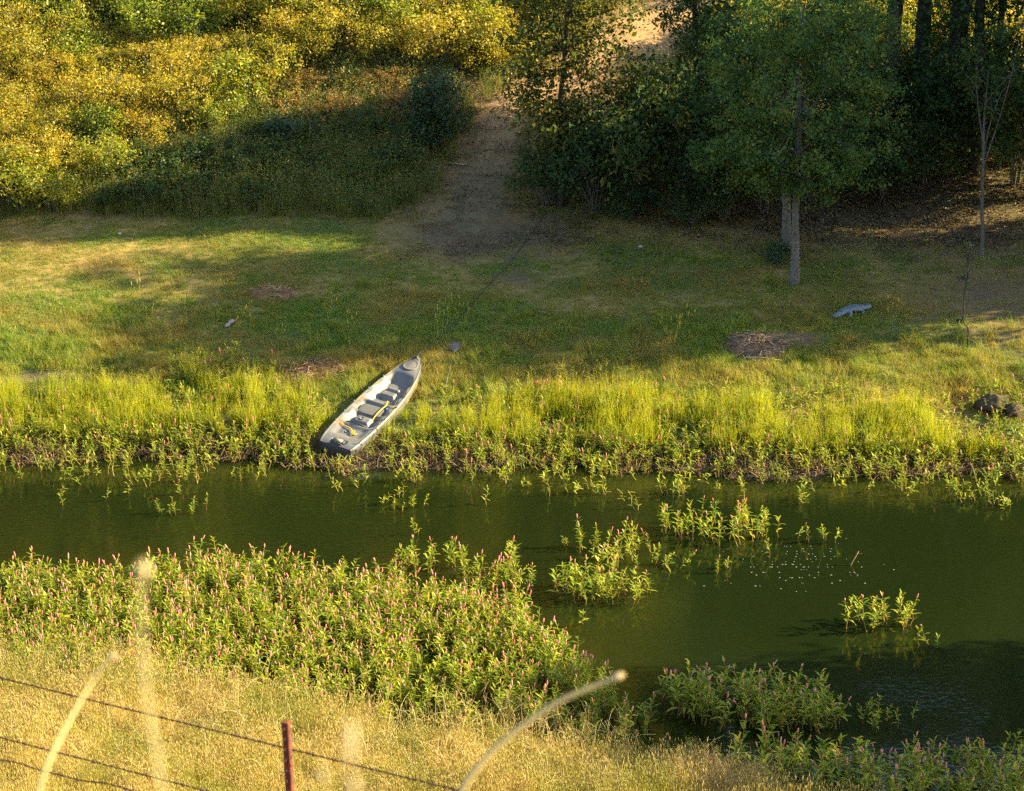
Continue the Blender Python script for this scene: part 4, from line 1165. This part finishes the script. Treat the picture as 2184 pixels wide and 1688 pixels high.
feather_shrub(560, 1700, .26, .5, M['broom_yellow'], 40, 'low yellow flowering brush at the foot of the red post', 407)
feather_shrub(300, 1600, .35, .45, M['broom'], 36, 'small green tuft between the two fence wires', 408)
feather_shrub(1130, 1672, .28, .5, M['broom'], 34, 'low green tuft in the straw under the arching stalk', 409)

# ---- blurred dry stalks close to the camera
def near_stalk(pts_px, dist, rad, head, label, hr=(.02, .02), bottom=.9):
    P_ = [at_d(x, y, dd) for (x, y), dd in zip(pts_px, dist)]
    a, c = P_[0], P_[1]                       # first point is the lowest in view; carry on to the ground
    dv = (a - c).normalized(); g = a.copy()
    gz = float(zt(a.x, a.y)); root_p = Vector((a.x + dv.x * .15, a.y + dv.y * .15, gz))
    mid = a.lerp(root_p, .5) + Vector((dv.x * .05, 0, 0))
    Q = np.array([root_p[:], mid[:]] + [p[:] for p in P_])
    t = np.linspace(0, len(Q) - 1, 40); Q = np.stack([np.interp(t, np.arange(len(Q)), Q[:, k]) for k in range(3)], 1)
    for _ in range(10): Q[1:-1] = (Q[:-2] + 2 * Q[1:-1] + Q[2:]) / 4
    root = empty('dry_stalk', root_p, 0, label, 'stalk')
    Q0 = Q - np.array(root_p[:])
    o = MB().tube(Q0, np.linspace(rad * 1.35, rad * .6, 40), 8, 0, .5).build('stem', M['stalk'], root, True)
    e = Q0[-1]; dv = Q0[-1] - Q0[-3]; dv /= np.linalg.norm(dv)
    b = MB(); L = hr[1]
    b.tube([e - dv * L * .3, e, e + dv * L * .4, e + dv * L * .8, e + dv * L], np.array([.5, .9, 1, .75, .2]) * hr[0], 10, 0, .5)
    r = np.random.default_rng(len(label)); m = 160
    f = r.uniform(-.2, 1, m); dd = r.normal(size=(m, 3)); dd /= np.linalg.norm(dd, axis=1)[:, None]
    leafquads(b, e + np.outer(f, dv) * L + dd * hr[0] * r.uniform(.5, 1.0, m)[:, None], dd, hr[0] * .7, hr[0] * .2, r)
    b.build('seed_head', M['stalk_head'], root)
near_stalk([(352, 1690), (322, 1560), (303, 1400), (305, 1225)], [1.55, 1.57, 1.6, 1.6], .0014, 1, 'upright blurred stalk with a round pale seed head at the left', (.0048, .008))
near_stalk([(72, 1690), (130, 1570), (190, 1460), (236, 1405)], [2.9, 2.95, 3.0, 3.0], .0030, 1, 'slanting blurred dry stalk with a small tip at the far left', (.0042, .009))
near_stalk([(968, 1690), (1060, 1590), (1180, 1498), (1312, 1446)], [3.3, 3.3, 3.3, 3.3], .0050, 1, 'long arching dry stalk bending to the right over the straw', (.0060, .012))
near_stalk([(735, 1760), (738, 1700), (743, 1640), (745, 1612)], [1.3, 1.3, 1.3, 1.3], .0004, 1, 'blurred tan grass head hanging right of the red post', (.0026, .020))
near_stalk([(700, 1740), (696, 1700), (692, 1675), (690, 1658)], [1.4, 1.4, 1.4, 1.4], .0004, 1, 'small blurred yellow grass head low beside the red post', (.0022, .005))
near_stalk([(765, 1760), (762, 1720), (758, 1695), (757, 1690)], [1.3, 1.3, 1.3, 1.3], .0004, 1, 'lowest blurred grass head at the bottom edge by the post', (.0022, .009))

# ---- hillside weeds and dead grass
pm = []
for k in range(6):
    r = np.random.default_rng(500 + k); b = MB()
    blades(b, 40, .22, (.2, .60), .008, (.1, .7), r, seg=3)
    t = blades(b, 8, .18, (.4, .95), .006, (.05, .4), r, seg=3)
    for q in t:
        m = 9; leafquads(b, q - np.outer(r.random(m) * .35, [0, 0, 1]) + r.normal(0, .03, (m, 3)), r.normal(size=(m, 3)) / 1.7, .05, .018, r)
    pm.append(b.mesh('weed_tuft', M['shade_grass']))
weed_col = proto(pm, 'weed_tuft')
X, Y = cand(13000, -15.5, 7, 52.6, 64)
px, py = proj(np.stack([X, Y, zt(X, Y)], -1)); pdist = path_dist(X, Y)
keep = (pdist > .05 + .25 * rng.random(len(X))) & (vnoise(X * .9, Y * .9, 81) > .30) & ((X < .4) | (Y > 58))
keep &= Y > np.interp(X, [-16, -11, -6, -3.2, -2.2, 0], [52.6, 52.9, 52.7, 52.6, 53.4, 55]) + .5 * vnoise(X * 2, Y * 2, 82)
keep &= rng.random(len(X)) < np.where(pdist < .8, .5, 1)
X, Y = X[keep], Y[keep]
strew('hillside_weeds', X, Y, weed_col, 6, 'rough weeds and dead grass between the hillside bushes', 'weeds', .6, 1.15)
pm = []
for k in range(4):                                   # leaf litter under the trees on the right
    r = np.random.default_rng(520 + k); b = MB(); n = 40
    P_ = np.stack([r.normal(0, .2, n), r.normal(0, .2, n), r.uniform(.005, .04, n)], 1); Nn = r.normal(0, .35, (n, 3)) + [0, 0, 1]; Nn /= np.linalg.norm(Nn, axis=1)[:, None]
    leafquads(b, P_, Nn, .06 * r.uniform(.6, 1.3, n), .035, r); pm.append(b.mesh('leaf_litter', M['litter_leaf']))
lit_col = proto(pm, 'leaf_litter')
X, Y = cand(7500, -2.5, 13.5, 50, 59); keep = (vnoise(X, Y, 85) > .35) & ((X > 4.5) | (rng.random(len(X)) < .45)) & (rng.random(len(X)) < sstep(50, 53, Y) * .6)
X, Y = X[keep], Y[keep]
strew('leaf_litter', X, Y, lit_col, 4, 'brown fallen leaves scattered under the trees', 'leaves', .7, 1.2, tilt=.05)

# ---- bushes
def bush_proto(seed, h, rad, n, size, lobes_n, aspect=.6):
    r = np.random.default_rng(seed); lobes = []
    for q in range(lobes_n):
        a = q / lobes_n * 6.28 + r.normal(0, .3); f = 0 if q == 0 else r.uniform(.35, .72)
        lr = rad * r.uniform(.38, .62)
        lobes.append((f * rad * math.cos(a), f * rad * math.sin(a), h * (r.uniform(.38, .72) if q else .68), lr, lr, h * r.uniform(.26, .36)))
    fo = MB(); cen = crown(fo, lobes, n, size, r, per=44, sig=.075 * h, aspect=aspect)
    st = MB()
    for q in range(16):
        c = cen[r.integers(0, len(cen))] * 1.1
        pts = bez((r.normal(0, .05), r.normal(0, .05), -.12), (c[0] * .35, c[1] * .35, c[2] * .6), c, 6)
        st.tube(pts, np.linspace(.016, .005, 6), 4, 0, .5, cap=False)
        for _ in range(2):
            k = r.integers(2, 5); v = r.normal(size=3) * .2 * h; v[2] = abs(v[2]); st.tube([pts[k], pts[k] + v], [.006, .003], 3, 0, .5, cap=False)
    return st, fo
def bush_kind(mat, seeds, h, rad, n, size, lobes_n):
    out = []
    for s in seeds:
        st, fo = bush_proto(s, h, rad, n, size, lobes_n)
        out.append((st.mesh('stem', M['bark_grey']), fo.mesh('foliage', mat)))
    return out
BK = {'gold': bush_kind(M['bush_gold'], range(600, 606), 1.35, .95, 7000, .043, 9),
      'green': bush_kind(M['bush_green'], range(610, 615), 1.5, .95, 4800, .056, 8),
      'orange': bush_kind(M['bush_orange'], range(620, 623), .75, .75, 2000, .045, 6),
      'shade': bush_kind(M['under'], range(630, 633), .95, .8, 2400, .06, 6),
      'under': bush_kind(M['under'], range(640, 645), 2.3, 1.25, 6500, .075, 9)}
BL = {'gold': ('golden-leaved bush in the sunlit thicket on the left hillside', 'golden bushes on the hillside'),
      'green': ('yellow-green leafy bush in the sunlit thicket high on the hillside', 'yellow-green bushes on the hillside'),
      'orange': ('low dry orange-brown shrub at the lit edge above the hillside shade', 'dry orange shrubs on the hillside'),
      'shade': ('low dark green bush in the shaded foot of the hillside', 'low bushes in the shade of the hillside')}
def put_bush(kind, k, x, y, s, label, group=None, sz=1.0, name='bush', rz=None):
    st, fo = BK[kind][k % len(BK[kind])]
    root = empty(name, (x, y, float(zt(x, y))), rng.random() * 6.28 if rz is None else rz, label, 'bush', group, (s, s, s * sz))
    for nm, me in (('stem', st), ('foliage', fo)):
        o = bpy.data.objects.new(nm, me); C.objects.link(o); o.parent = root
        if nm == 'foliage': o['kind'] = 'stuff'
    return root
pts = []
r = np.random.default_rng(77); tries = 0
while tries < 9000 and len(pts) < 190:
    tries += 1
    x, y = r.uniform(-15, 4.5), r.uniform(53.3, 66.0)
    if float(path_dist(np.array([x]), np.array([y]))[0]) < .75: continue
    if x > .2 and y < 59.0: continue
    if x > 1.5 and y < 61: continue
    px_, py_ = proj(np.array([x, y, float(zt(x, y))]))
    if px_ > 560 and px_ < 960 and py_ > 395: continue
    if px_ < 250 and py_ > 455: continue
    if px_ > 880 and px_ < 1010 and 180 < py_ < 330: continue
    dmin = .78 if y < 62 else .95
    if any((x - a) ** 2 + (y - c) ** 2 < dmin ** 2 for a, c in pts): continue
    pts.append((x, y))
for q, (x, y) in enumerate(pts):
    px_, py_ = proj(np.array([x, y, float(zt(x, y))]))
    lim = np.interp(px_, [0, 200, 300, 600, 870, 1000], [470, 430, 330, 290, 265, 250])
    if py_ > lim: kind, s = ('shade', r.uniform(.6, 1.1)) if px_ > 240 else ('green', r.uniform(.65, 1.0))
    elif 560 < px_ < 900 and 185 < py_ < 300: kind, s = 'orange', r.uniform(.7, 1.1)
    elif py_ < 120 and (px_ > 330 or r.random() < .5): kind, s = ('green' if r.random() < .72 else 'gold'), r.uniform(.95, 1.35)
    else: kind, s = ('gold' if r.random() < .74 else 'green'), r.uniform(.75, 1.2)
    if y > 61.5: kind, s = ('green' if r.random() < .65 else 'gold'), r.uniform(1.1, 1.6)
    put_bush(kind, q, x, y, s, *BL[kind])

for q in range(26):
    px_, py_ = r.uniform(520, 880), r.uniform(190, 258) + 0
    p = at(px_, py_); put_bush('orange', q, p.x, p.y, r.uniform(.55, .95), *BL['orange'])
for q in range(16):
    x, y = r.uniform(4.6, 12.5), r.uniform(58.4, 61.2)
    if float(path_dist(np.array([x]), np.array([y]))[0]) < .7: continue
    put_bush('gold' if q % 3 else 'green', q, x, y, r.uniform(.9, 1.3), 'sunlit bush glowing behind the dark oak trunks', 'sunlit bushes behind the oaks')
# the dark round shrub beside the path
def big_shrub(x, y, h, rad, n, size, mat, label, seed, lobes_n=9, cat='shrub'):
    r = np.random.default_rng(seed); lobes = [(0, 0, h * .55, rad * .72, rad * .72, h * .42)]
    for q in range(lobes_n):
        a = r.random() * 6.28; f = r.uniform(.3, .6); lr = rad * r.uniform(.34, .55)
        lobes.append((f * rad * math.cos(a), f * rad * math.sin(a), h * r.uniform(.25, .78), lr, lr, lr * .9))
    root = empty('shrub', (x, y, float(zt(x, y))), 0, label, cat)
    fo = MB(); cen = crown(fo, lobes, n, size, r, per=42, sig=.12)
    st = MB()
    for q in range(14):
        c = cen[r.integers(0, len(cen))]; st.tube(bez((r.normal(0, .06), r.normal(0, .06), -.15), (c[0] * .3, c[1] * .3, c[2] * .6), c, 6), np.linspace(.03, .008, 6), 5, 0, .5, cap=False)
    st.build('stem', M['bark_dark'], root); tag(fo.build('foliage', mat, root), kind='stuff')
    return root
p = at(940, 318); big_shrub(p.x, p.y, 2.15, .92, 9000, .055, M['bush_dark'], 'dark green rounded shrub standing left of the dirt path', 700)
p = at(598, 330); big_shrub(p.x, p.y, 1.0, .5, 2600, .05, M['bush_dark'], 'small dark green shrub in the shaded hillside weeds', 701, 6)
p = at(1655, 562); big_shrub(p.x, p.y, .46, .36, 2200, .04, M['bush_dark'], 'small dark leafy bush at the foot of the two grey trunks', 702, 6)
p = at(1070, 200); big_shrub(p.x - .15, p.y + .8, 1.5, .7, 4200, .05, M['bush_gold'], 'sunlit yellow bush at the bend of the orange path', 703, 7)

# understory along the forest edge
for q, (px_, py_, s, sz, lab) in enumerate(((1165, 440, .80, .85, 'small leafy shrub at the right edge of the path mouth'), (1270, 452, 1.05, 1.1, 'dark shrub mass under the broad-leaved tree'), (1370, 440, 1.25, 1.15, 'tall dark shrub below the orange dirt gap'),
        (1450, 425, 1.25, 1.2, 'tall dark shrub left of the crown of the grey-trunked tree'), (1545, 470, .95, .95, 'dark shrub low on the forest edge left of the grey trunks'), (1625, 455, .95, .9, 'dark shrub directly behind the grey trunks'),
        (1340, 470, .62, .7, 'low yellowish shrub in front of the dark forest edge'), (1480, 480, .55, .7, 'lowest leafy shrub along the forest edge grass'),
        (1790, 410, .85, .75, 'sparse sunlit shrub right of the grey trunks'), (1880, 425, .85, .75, 'sparse yellow-green shrub under the dark oaks'), (1970, 395, .9, .8, 'thin yellow-green shrub left of the pole-like sapling'),
        (2165, 395, 1.15, 1.2, 'dark shrub at the right edge under the hanging leaves'), (1720, 330, 1.2, 1.2, 'dark shrub deep behind the grey-trunked tree'), (1860, 330, 1.1, 1.0, 'dark shrub at the feet of the oak trunks'),
        (2010, 325, 1.1, 1.0, 'dark shrub between the thickest oak and the sapling'), (1560, 350, 1.3, 1.3, 'tall dark shrub behind the forest edge'), (2080, 360, 1.1, 1.1, 'dark shrub just behind the pole-like sapling'), (2140, 300, 1.2, 1.1, 'dark shrub farther up the slope behind the hanging leaves'), (1930, 300, 1.0, .9, 'dark shrub filling the gap under the forked oak'))):
    p = at(px_, py_); put_bush('under', q, p.x, p.y, s, lab, None, sz, 'shrub')
for q in range(10):                                   # sunlit bushes behind the oaks
    x, y = 4.8 + q * .95 + r.normal(0, .2), 62.0 + r.uniform(-.6, 1.6)
    if float(path_dist(np.array([x]), np.array([y]))[0]) < .9: continue
    put_bush('gold' if q % 3 else 'green', q, x, y, r.uniform(1.1, 1.5), 'sunlit bush glowing behind the dark oak trunks', 'sunlit bushes behind the oaks')

# ---- trees
def tree(name, base, trunk, rad, lobes, n, size, leaf, bark, label, seed, nb=7, per=55, sig=.15, shell=(.45, 1.08), aspect=.55, extra=()):
    """trunk: local points; lobes: (x, y, z, rx, ry, rz) local"""
    r = np.random.default_rng(seed)
    root = empty(name, (base[0], base[1], float(zt(base[0], base[1]))), 0, label, 'tree')
    T = np.array(trunk, float); t = np.linspace(0, len(T) - 1, 5 * len(T)); Q = np.stack([np.interp(t, np.arange(len(T)), T[:, k]) for k in range(3)], 1)
    Q[:, :2] += np.cumsum(r.normal(0, .012, (len(Q), 2)), 0); 
    for _ in range(2): Q[1:-1] = (Q[:-2] + 2 * Q[1:-1] + Q[2:]) / 4
    rr = np.interp(t, np.arange(len(T)), rad) * (1 + .06 * r.normal(size=len(Q)))
    MB().tube(Q, rr, 10, 0, .5).build('trunk', bark, root, True)
    fo = MB(); cen = crown(fo, lobes, n, size, r, per=per, sig=sig, shell=shell, aspect=aspect)
    for q in range(nb):
        L = np.array(lobes[q % len(lobes)][:3]); c = cen[r.integers(0, len(cen))] if q >= len(lobes) else L
        k = r.integers(int(len(Q) * .55), len(Q)); s = Q[k]
        m = (s + c) / 2 + r.normal(0, .15, 3); m[2] = min(m[2] + .1, c[2])
        pts = bez(s, m, c, 8); b = MB(); b.tube(pts, np.linspace(rr[k] * .55, .012, 8), 6, 0, .5)
        for _ in range(5):
            i_ = r.integers(3, 8); c2_ = cen[np.argmin(((cen - pts[i_]) ** 2).sum(1) + r.random(len(cen)) * 1.0)]
            b.tube(bez(pts[i_], (pts[i_] + c2_) / 2 + r.normal(0, .06, 3), c2_, 5), np.linspace(.016, .005, 5), 4, 0, .5, cap=False)
        b.build('branch', bark, root, True)
    for pts_ in extra:
        b = MB(); b.tube(bez(*pts_, 10), np.linspace(rr[0] * .62, rr[0] * .3, 10), 8); b.build('limb', bark, root, True)
    tag(fo.build('crown', leaf, root), kind='stuff')
    return root
# the two grey trunks on the lawn
p = at(1693, 606)
tree('tree', (p.x, p.y), [(0, 0, -.1), (-.02, 0, 1), (.04, 0, 2.0), (.0, .05, 3.2), (-.05, .1, 4.6), (-.05, .1, 6.0)], [.135, .085, .075, .065, .045, .025],
     [(-.1, -.2, 3.0, 1.5, 1.3, .9), (-1.2, -.2, 3.1, 1.0, 1.0, .8), (1.2, -.2, 3.1, 1.1, 1.0, .85), (.1, -.2, 4.2, 2.0, 1.5, 1.0), (-1.0, 0, 4.9, 1.2, 1.1, .9), (1.0, 0, 5.0, 1.3, 1.2, 1.0), (0, 0, 6.0, 1.5, 1.3, .9), (.3, -.4, 2.35, 1.1, .8, .45), (-.7, -.4, 2.4, .9, .7, .45)],
     38000, .07, M['oak_front'], M['bark_grey'], 'grey-trunked tree standing farthest forward on the shaded lawn', 801, 12, 60, .12)
p = at(1677, 532)
tree('tree', (p.x, p.y), [(0, 0, -.1), (.02, 0, 1), (-.08, 0, 2.0), (-.15, .05, 3.4), (-.2, .1, 5)], [.13, .095, .085, .07, .04],
     [(-.4, 0, 3.3, 1.5, 1.2, .9), (-1.5, .2, 3.4, .9, .9, .8), (.6, .2, 4.4, 1.5, 1.3, 1.1), (-.7, .2, 4.9, 1.4, 1.3, 1.1), (0, .2, 6.2, 1.5, 1.3, 1.0), (1.3, .3, 5.6, 1.1, 1.1, .9)],
     16000, .075, M['oak'], M['bark_grey'], 'second grey trunk just behind the forward tree on the lawn', 802, 9)
# broad-leaved tree at the path
p = at(1196, 440)
tree('tree', (p.x, p.y), [(0, 0, -.1), (.05, 0, .9), (-.05, 0, 1.9), (.1, .1, 3.2), (.2, .1, 5), (.3, .1, 6.2)], [.085, .07, .065, .055, .04, .02],
     [(-.55, -.1, 2.2, .8, .7, .5), (.7, 0, 2.6, .9, .7, .45), (.1, -.3, 1.9, .8, .7, .5), (-.8, 0, 3.0, .7, .7, .5), (-.9, .1, 4.2, .7, .7, .5), (-.9, 0, 5.4, .8, .7, .5), (-.3, .1, 3.5, .9, .8, .55), (.7, .1, 3.6, .9, .8, .55), (1.1, .1, 4.6, .8, .8, .6), (-.15, .1, 4.7, 1.0, .9, .65), (.3, .1, 5.8, 1.2, 1.0, .8), (1.3, .2, 5.9, .7, .7, .5), (0, 0, 1.5, .7, .6, .4)],
     15000, .095, M['oak2'], M['bark_dark'], 'broad-leaved young oak between the path and the dark forest edge', 803, 11, 26, .17, (.35, 1.1), .62)
# small leafy tree over the dirt gap at the top
p = at(1480, 300)
tree('tree', (p.x, p.y), [(0, 0, -.1), (.0, 0, 1.5), (-.1, 0, 3), (-.1, .1, 5)], [.10, .08, .06, .03],
     [(-.1, 0, 3.0, .8, .9, .9), (.5, 0, 3.9, 1.0, 1.0, .9), (-.1, .1, 4.6, .8, .8, .8), (.6, .1, 5.3, 1.2, 1.1, 1.0)],
     12000, .085, M['oak'], M['bark_dark'], 'dark leafy tree right of the orange dirt gap', 804, 7, 34, .16)
# the dark oaks
OAK = [(-.9, 0, 5.6, 1.3, 1.1, .9), (1.0, .1, 5.8, 1.3, 1.1, .9), (0, 0, 6.8, 1.6, 1.3, 1.0)]
LOW = [(-.9, -.2, 4.3, .8, .8, .5), (.9, -.3, 4.8, .8, .8, .5)]
for q, (px_, Y_, r0, xt, lab, ex) in enumerate(((1893, 56.2, .20, -.15, 'dark oak with a straight trunk, nearest the grey-trunked tree', ()), (1952, 56.8, .19, .0, 'dark oak whose trunk forks low into a V', [((0.02, 0, 2.9), (.25, 0, 4.2), (.42, .1, 8.5))] ),
        (2033, 56.4, .235, .05, 'thickest dark oak with one bough reaching up to the right', [((.05, 0, 4.5), (.7, 0, 4.9), (2.2, -.1, 7.4))]), (2112, 57.0, .085, .1, 'slim dark trunk right of the thickest oak', ()))):
    b_ = at_y(px_, 300, Y_)
    lb = OAK if q < 3 else [(0, 0, 5.8, 1.0, 1.0, .8), (.2, 0, 6.8, 1.1, 1.0, .8)]
    tree('tree', (b_.x, Y_), [(0, 0, -.2), (.02, 0, 2), (xt * .5, 0, 3.5), (xt, .05, 5.2), (xt, .05, 6.8)], [r0 * 1.15, r0, r0 * .95, r0 * .8, r0 * .35], lb + (LOW if q < 3 else []),
         8000 if q < 3 else 3000, .13, M['oak'], M['bark_dark'], lab, 810 + q, 8, 40, .28, (.4, 1.05), .6, ex)
# pole-like sapling and thin dark sapling on the right
p = at(2093, 547)
tree('sapling', (p.x, p.y), [(0, 0, -.1), (-.03, 0, .8), (-.10, 0, 1.7), (-.17, 0, 2.8), (-.15, 0, 4.2)], [.055, .042, .036, .028, .012],
     [(.25, .2, 3.7, .7, .7, .6), (-.4, 0, 4.3, .7, .6, .5), (.5, 0, 4.8, .9, .8, .6)], 2400, .065, M['oak'], M['bark_grey'], 'slender pale pole-like sapling on the bare ground at the right', 820, 4, 30, .14)
p = at(2061, 748)
tree('sapling', (p.x, p.y), [(0, 0, -.1), (-.02, 0, .5), (-.18, 0, .62), (-.19, .1, 1.2), (-.10, .15, 1.8), (.0, .2, 2.5)], [.016, .014, .013, .012, .010, .005],
     [(-.1, .1, .62, .16, .12, .08), (-.15, .1, 1.5, .10, .1, .22), (-.05, .2, 2.1, .10, .1, .25)], 240, .045, M['bush_dark'], M['bark_dark'], 'thin crooked dark sapling with few leaves on the right lawn', 821, 3, 14, .06)
# leafy tree hanging in from the right edge
tree('tree', (11.2, 55.2), [(0, 0, -.1), (0, 0, 2), (-.1, 0, 4), (-.1, 0, 6.5)], [.16, .14, .11, .05],
     [(-.9, -.3, 2.9, .9, .9, .8), (-.5, 0, 4.3, 1.2, 1.1, .9), (.6, 0, 4.6, 1.4, 1.2, 1.0), (-.5, .2, 5.8, 1.2, 1.1, .8), (0, 0, 6.8, 1.5, 1.4, 1.0), (-1.0, -.3, 1.9, .7, .7, .5)],
     14000, .095, M['oak'], M['bark_dark'], 'dark leafy tree hanging in from the right edge of the forest', 830, 8, 36, .18)

# trees further right along the lawn: they throw the long evening shade
SH = tree('tree', (15.2, 48.2), [(0, 0, -.1), (0, 0, 2), (.1, 0, 4), (0, 0, 6)], [.17, .15, .11, .05],
     [(-.8, .5, 2.9, 1.2, 1.2, .9), (.8, -.5, 3.0, 1.2, 1.2, .9), (0, 0, 4.0, 1.9, 1.7, 1.2), (-.9, .3, 5.2, 1.3, 1.2, 1.0), (.9, 0, 5.4, 1.3, 1.2, 1.0), (0, 0, 6.4, 1.4, 1.3, .9)],
     20000, .13, M['oak'], M['bark_dark'], 'leafy tree shading the lawn from beyond the right edge', 840, 8, 50, .18)
SH['group'] = 'trees shading the lawn'
SH.scale = (1.45,) * 3
for x, y, s in ((15.8, 51.3, 1.4), (15.0, 54.1, 1.12), (16.5, 56.4, 1.0), (20.4, 49.0, .92), (19.6, 51.8, .95), (23.5, 50.4, 1.2)):
    c = copy_tree(SH); c.location = (x, y, float(zt(x, y))); c.rotation_euler.z = rng.random() * 6.28; c.scale = (s,) * 3
for x, y, s in ((15.5, 32.6, 1.0), (18.5, 30.4, 1.15)):
    c = copy_tree(SH); c.location = (x, y, max(0.2, float(zt(x, y)))); c.rotation_euler.z = rng.random() * 6.28; c.scale = (s,) * 3
    c['label'] = 'leafy tree shading the near right shore from outside the view'; c['group'] = 'trees shading the near shore'

# woods higher up the hill, above the picture: reflected in the pond
hp = []
for k in range(4):
    r2 = np.random.default_rng(900 + k); b = MB()
    lob = [(r2.normal(0, .8), r2.normal(0, .8), r2.uniform(1.0, 3.2), 1.1, 1.1, .9) for _ in range(8)]
    crown(b, lob, 3200, .16, r2, per=40, sig=.25); b.tube([(0, 0, -.3), (0, 0, 2.5)], [.12, .05], 6)
    hp.append(b)
hill_col = proto([b.mesh('hill_tree', M['bush_green'] if k % 2 else M['bush_gold']) for k, b in enumerate(hp)], 'hill_tree')
wood_col = proto([b.mesh('darkened_tree', M['bush_dark']) for b in hp], 'darkened_tree')  # unseen trees, leaves coloured dark so the pond's right side reflects dark
X, Y = cand(1900, -34, 34, 64.5, 116); keep = (path_dist(X, Y) > 1.5) & (rng.random(len(X)) < .75); X, Y = X[keep], Y[keep]
dk = (X > 5 + 3 * (vnoise(X * .2, Y * .2, 95) - .5)) & (Y > 66)
strew('hilltop_woods', X[~dk], Y[~dk], hill_col, 4, 'mass of golden and green woods covering the upper hill', 'woods', .7, 1.5)
strew('darkened_woods', X[dk], Y[dk], wood_col, 4, 'unseen upper-hill woods with leaves darkened for the pond reflection', 'woods', .9, 1.6)
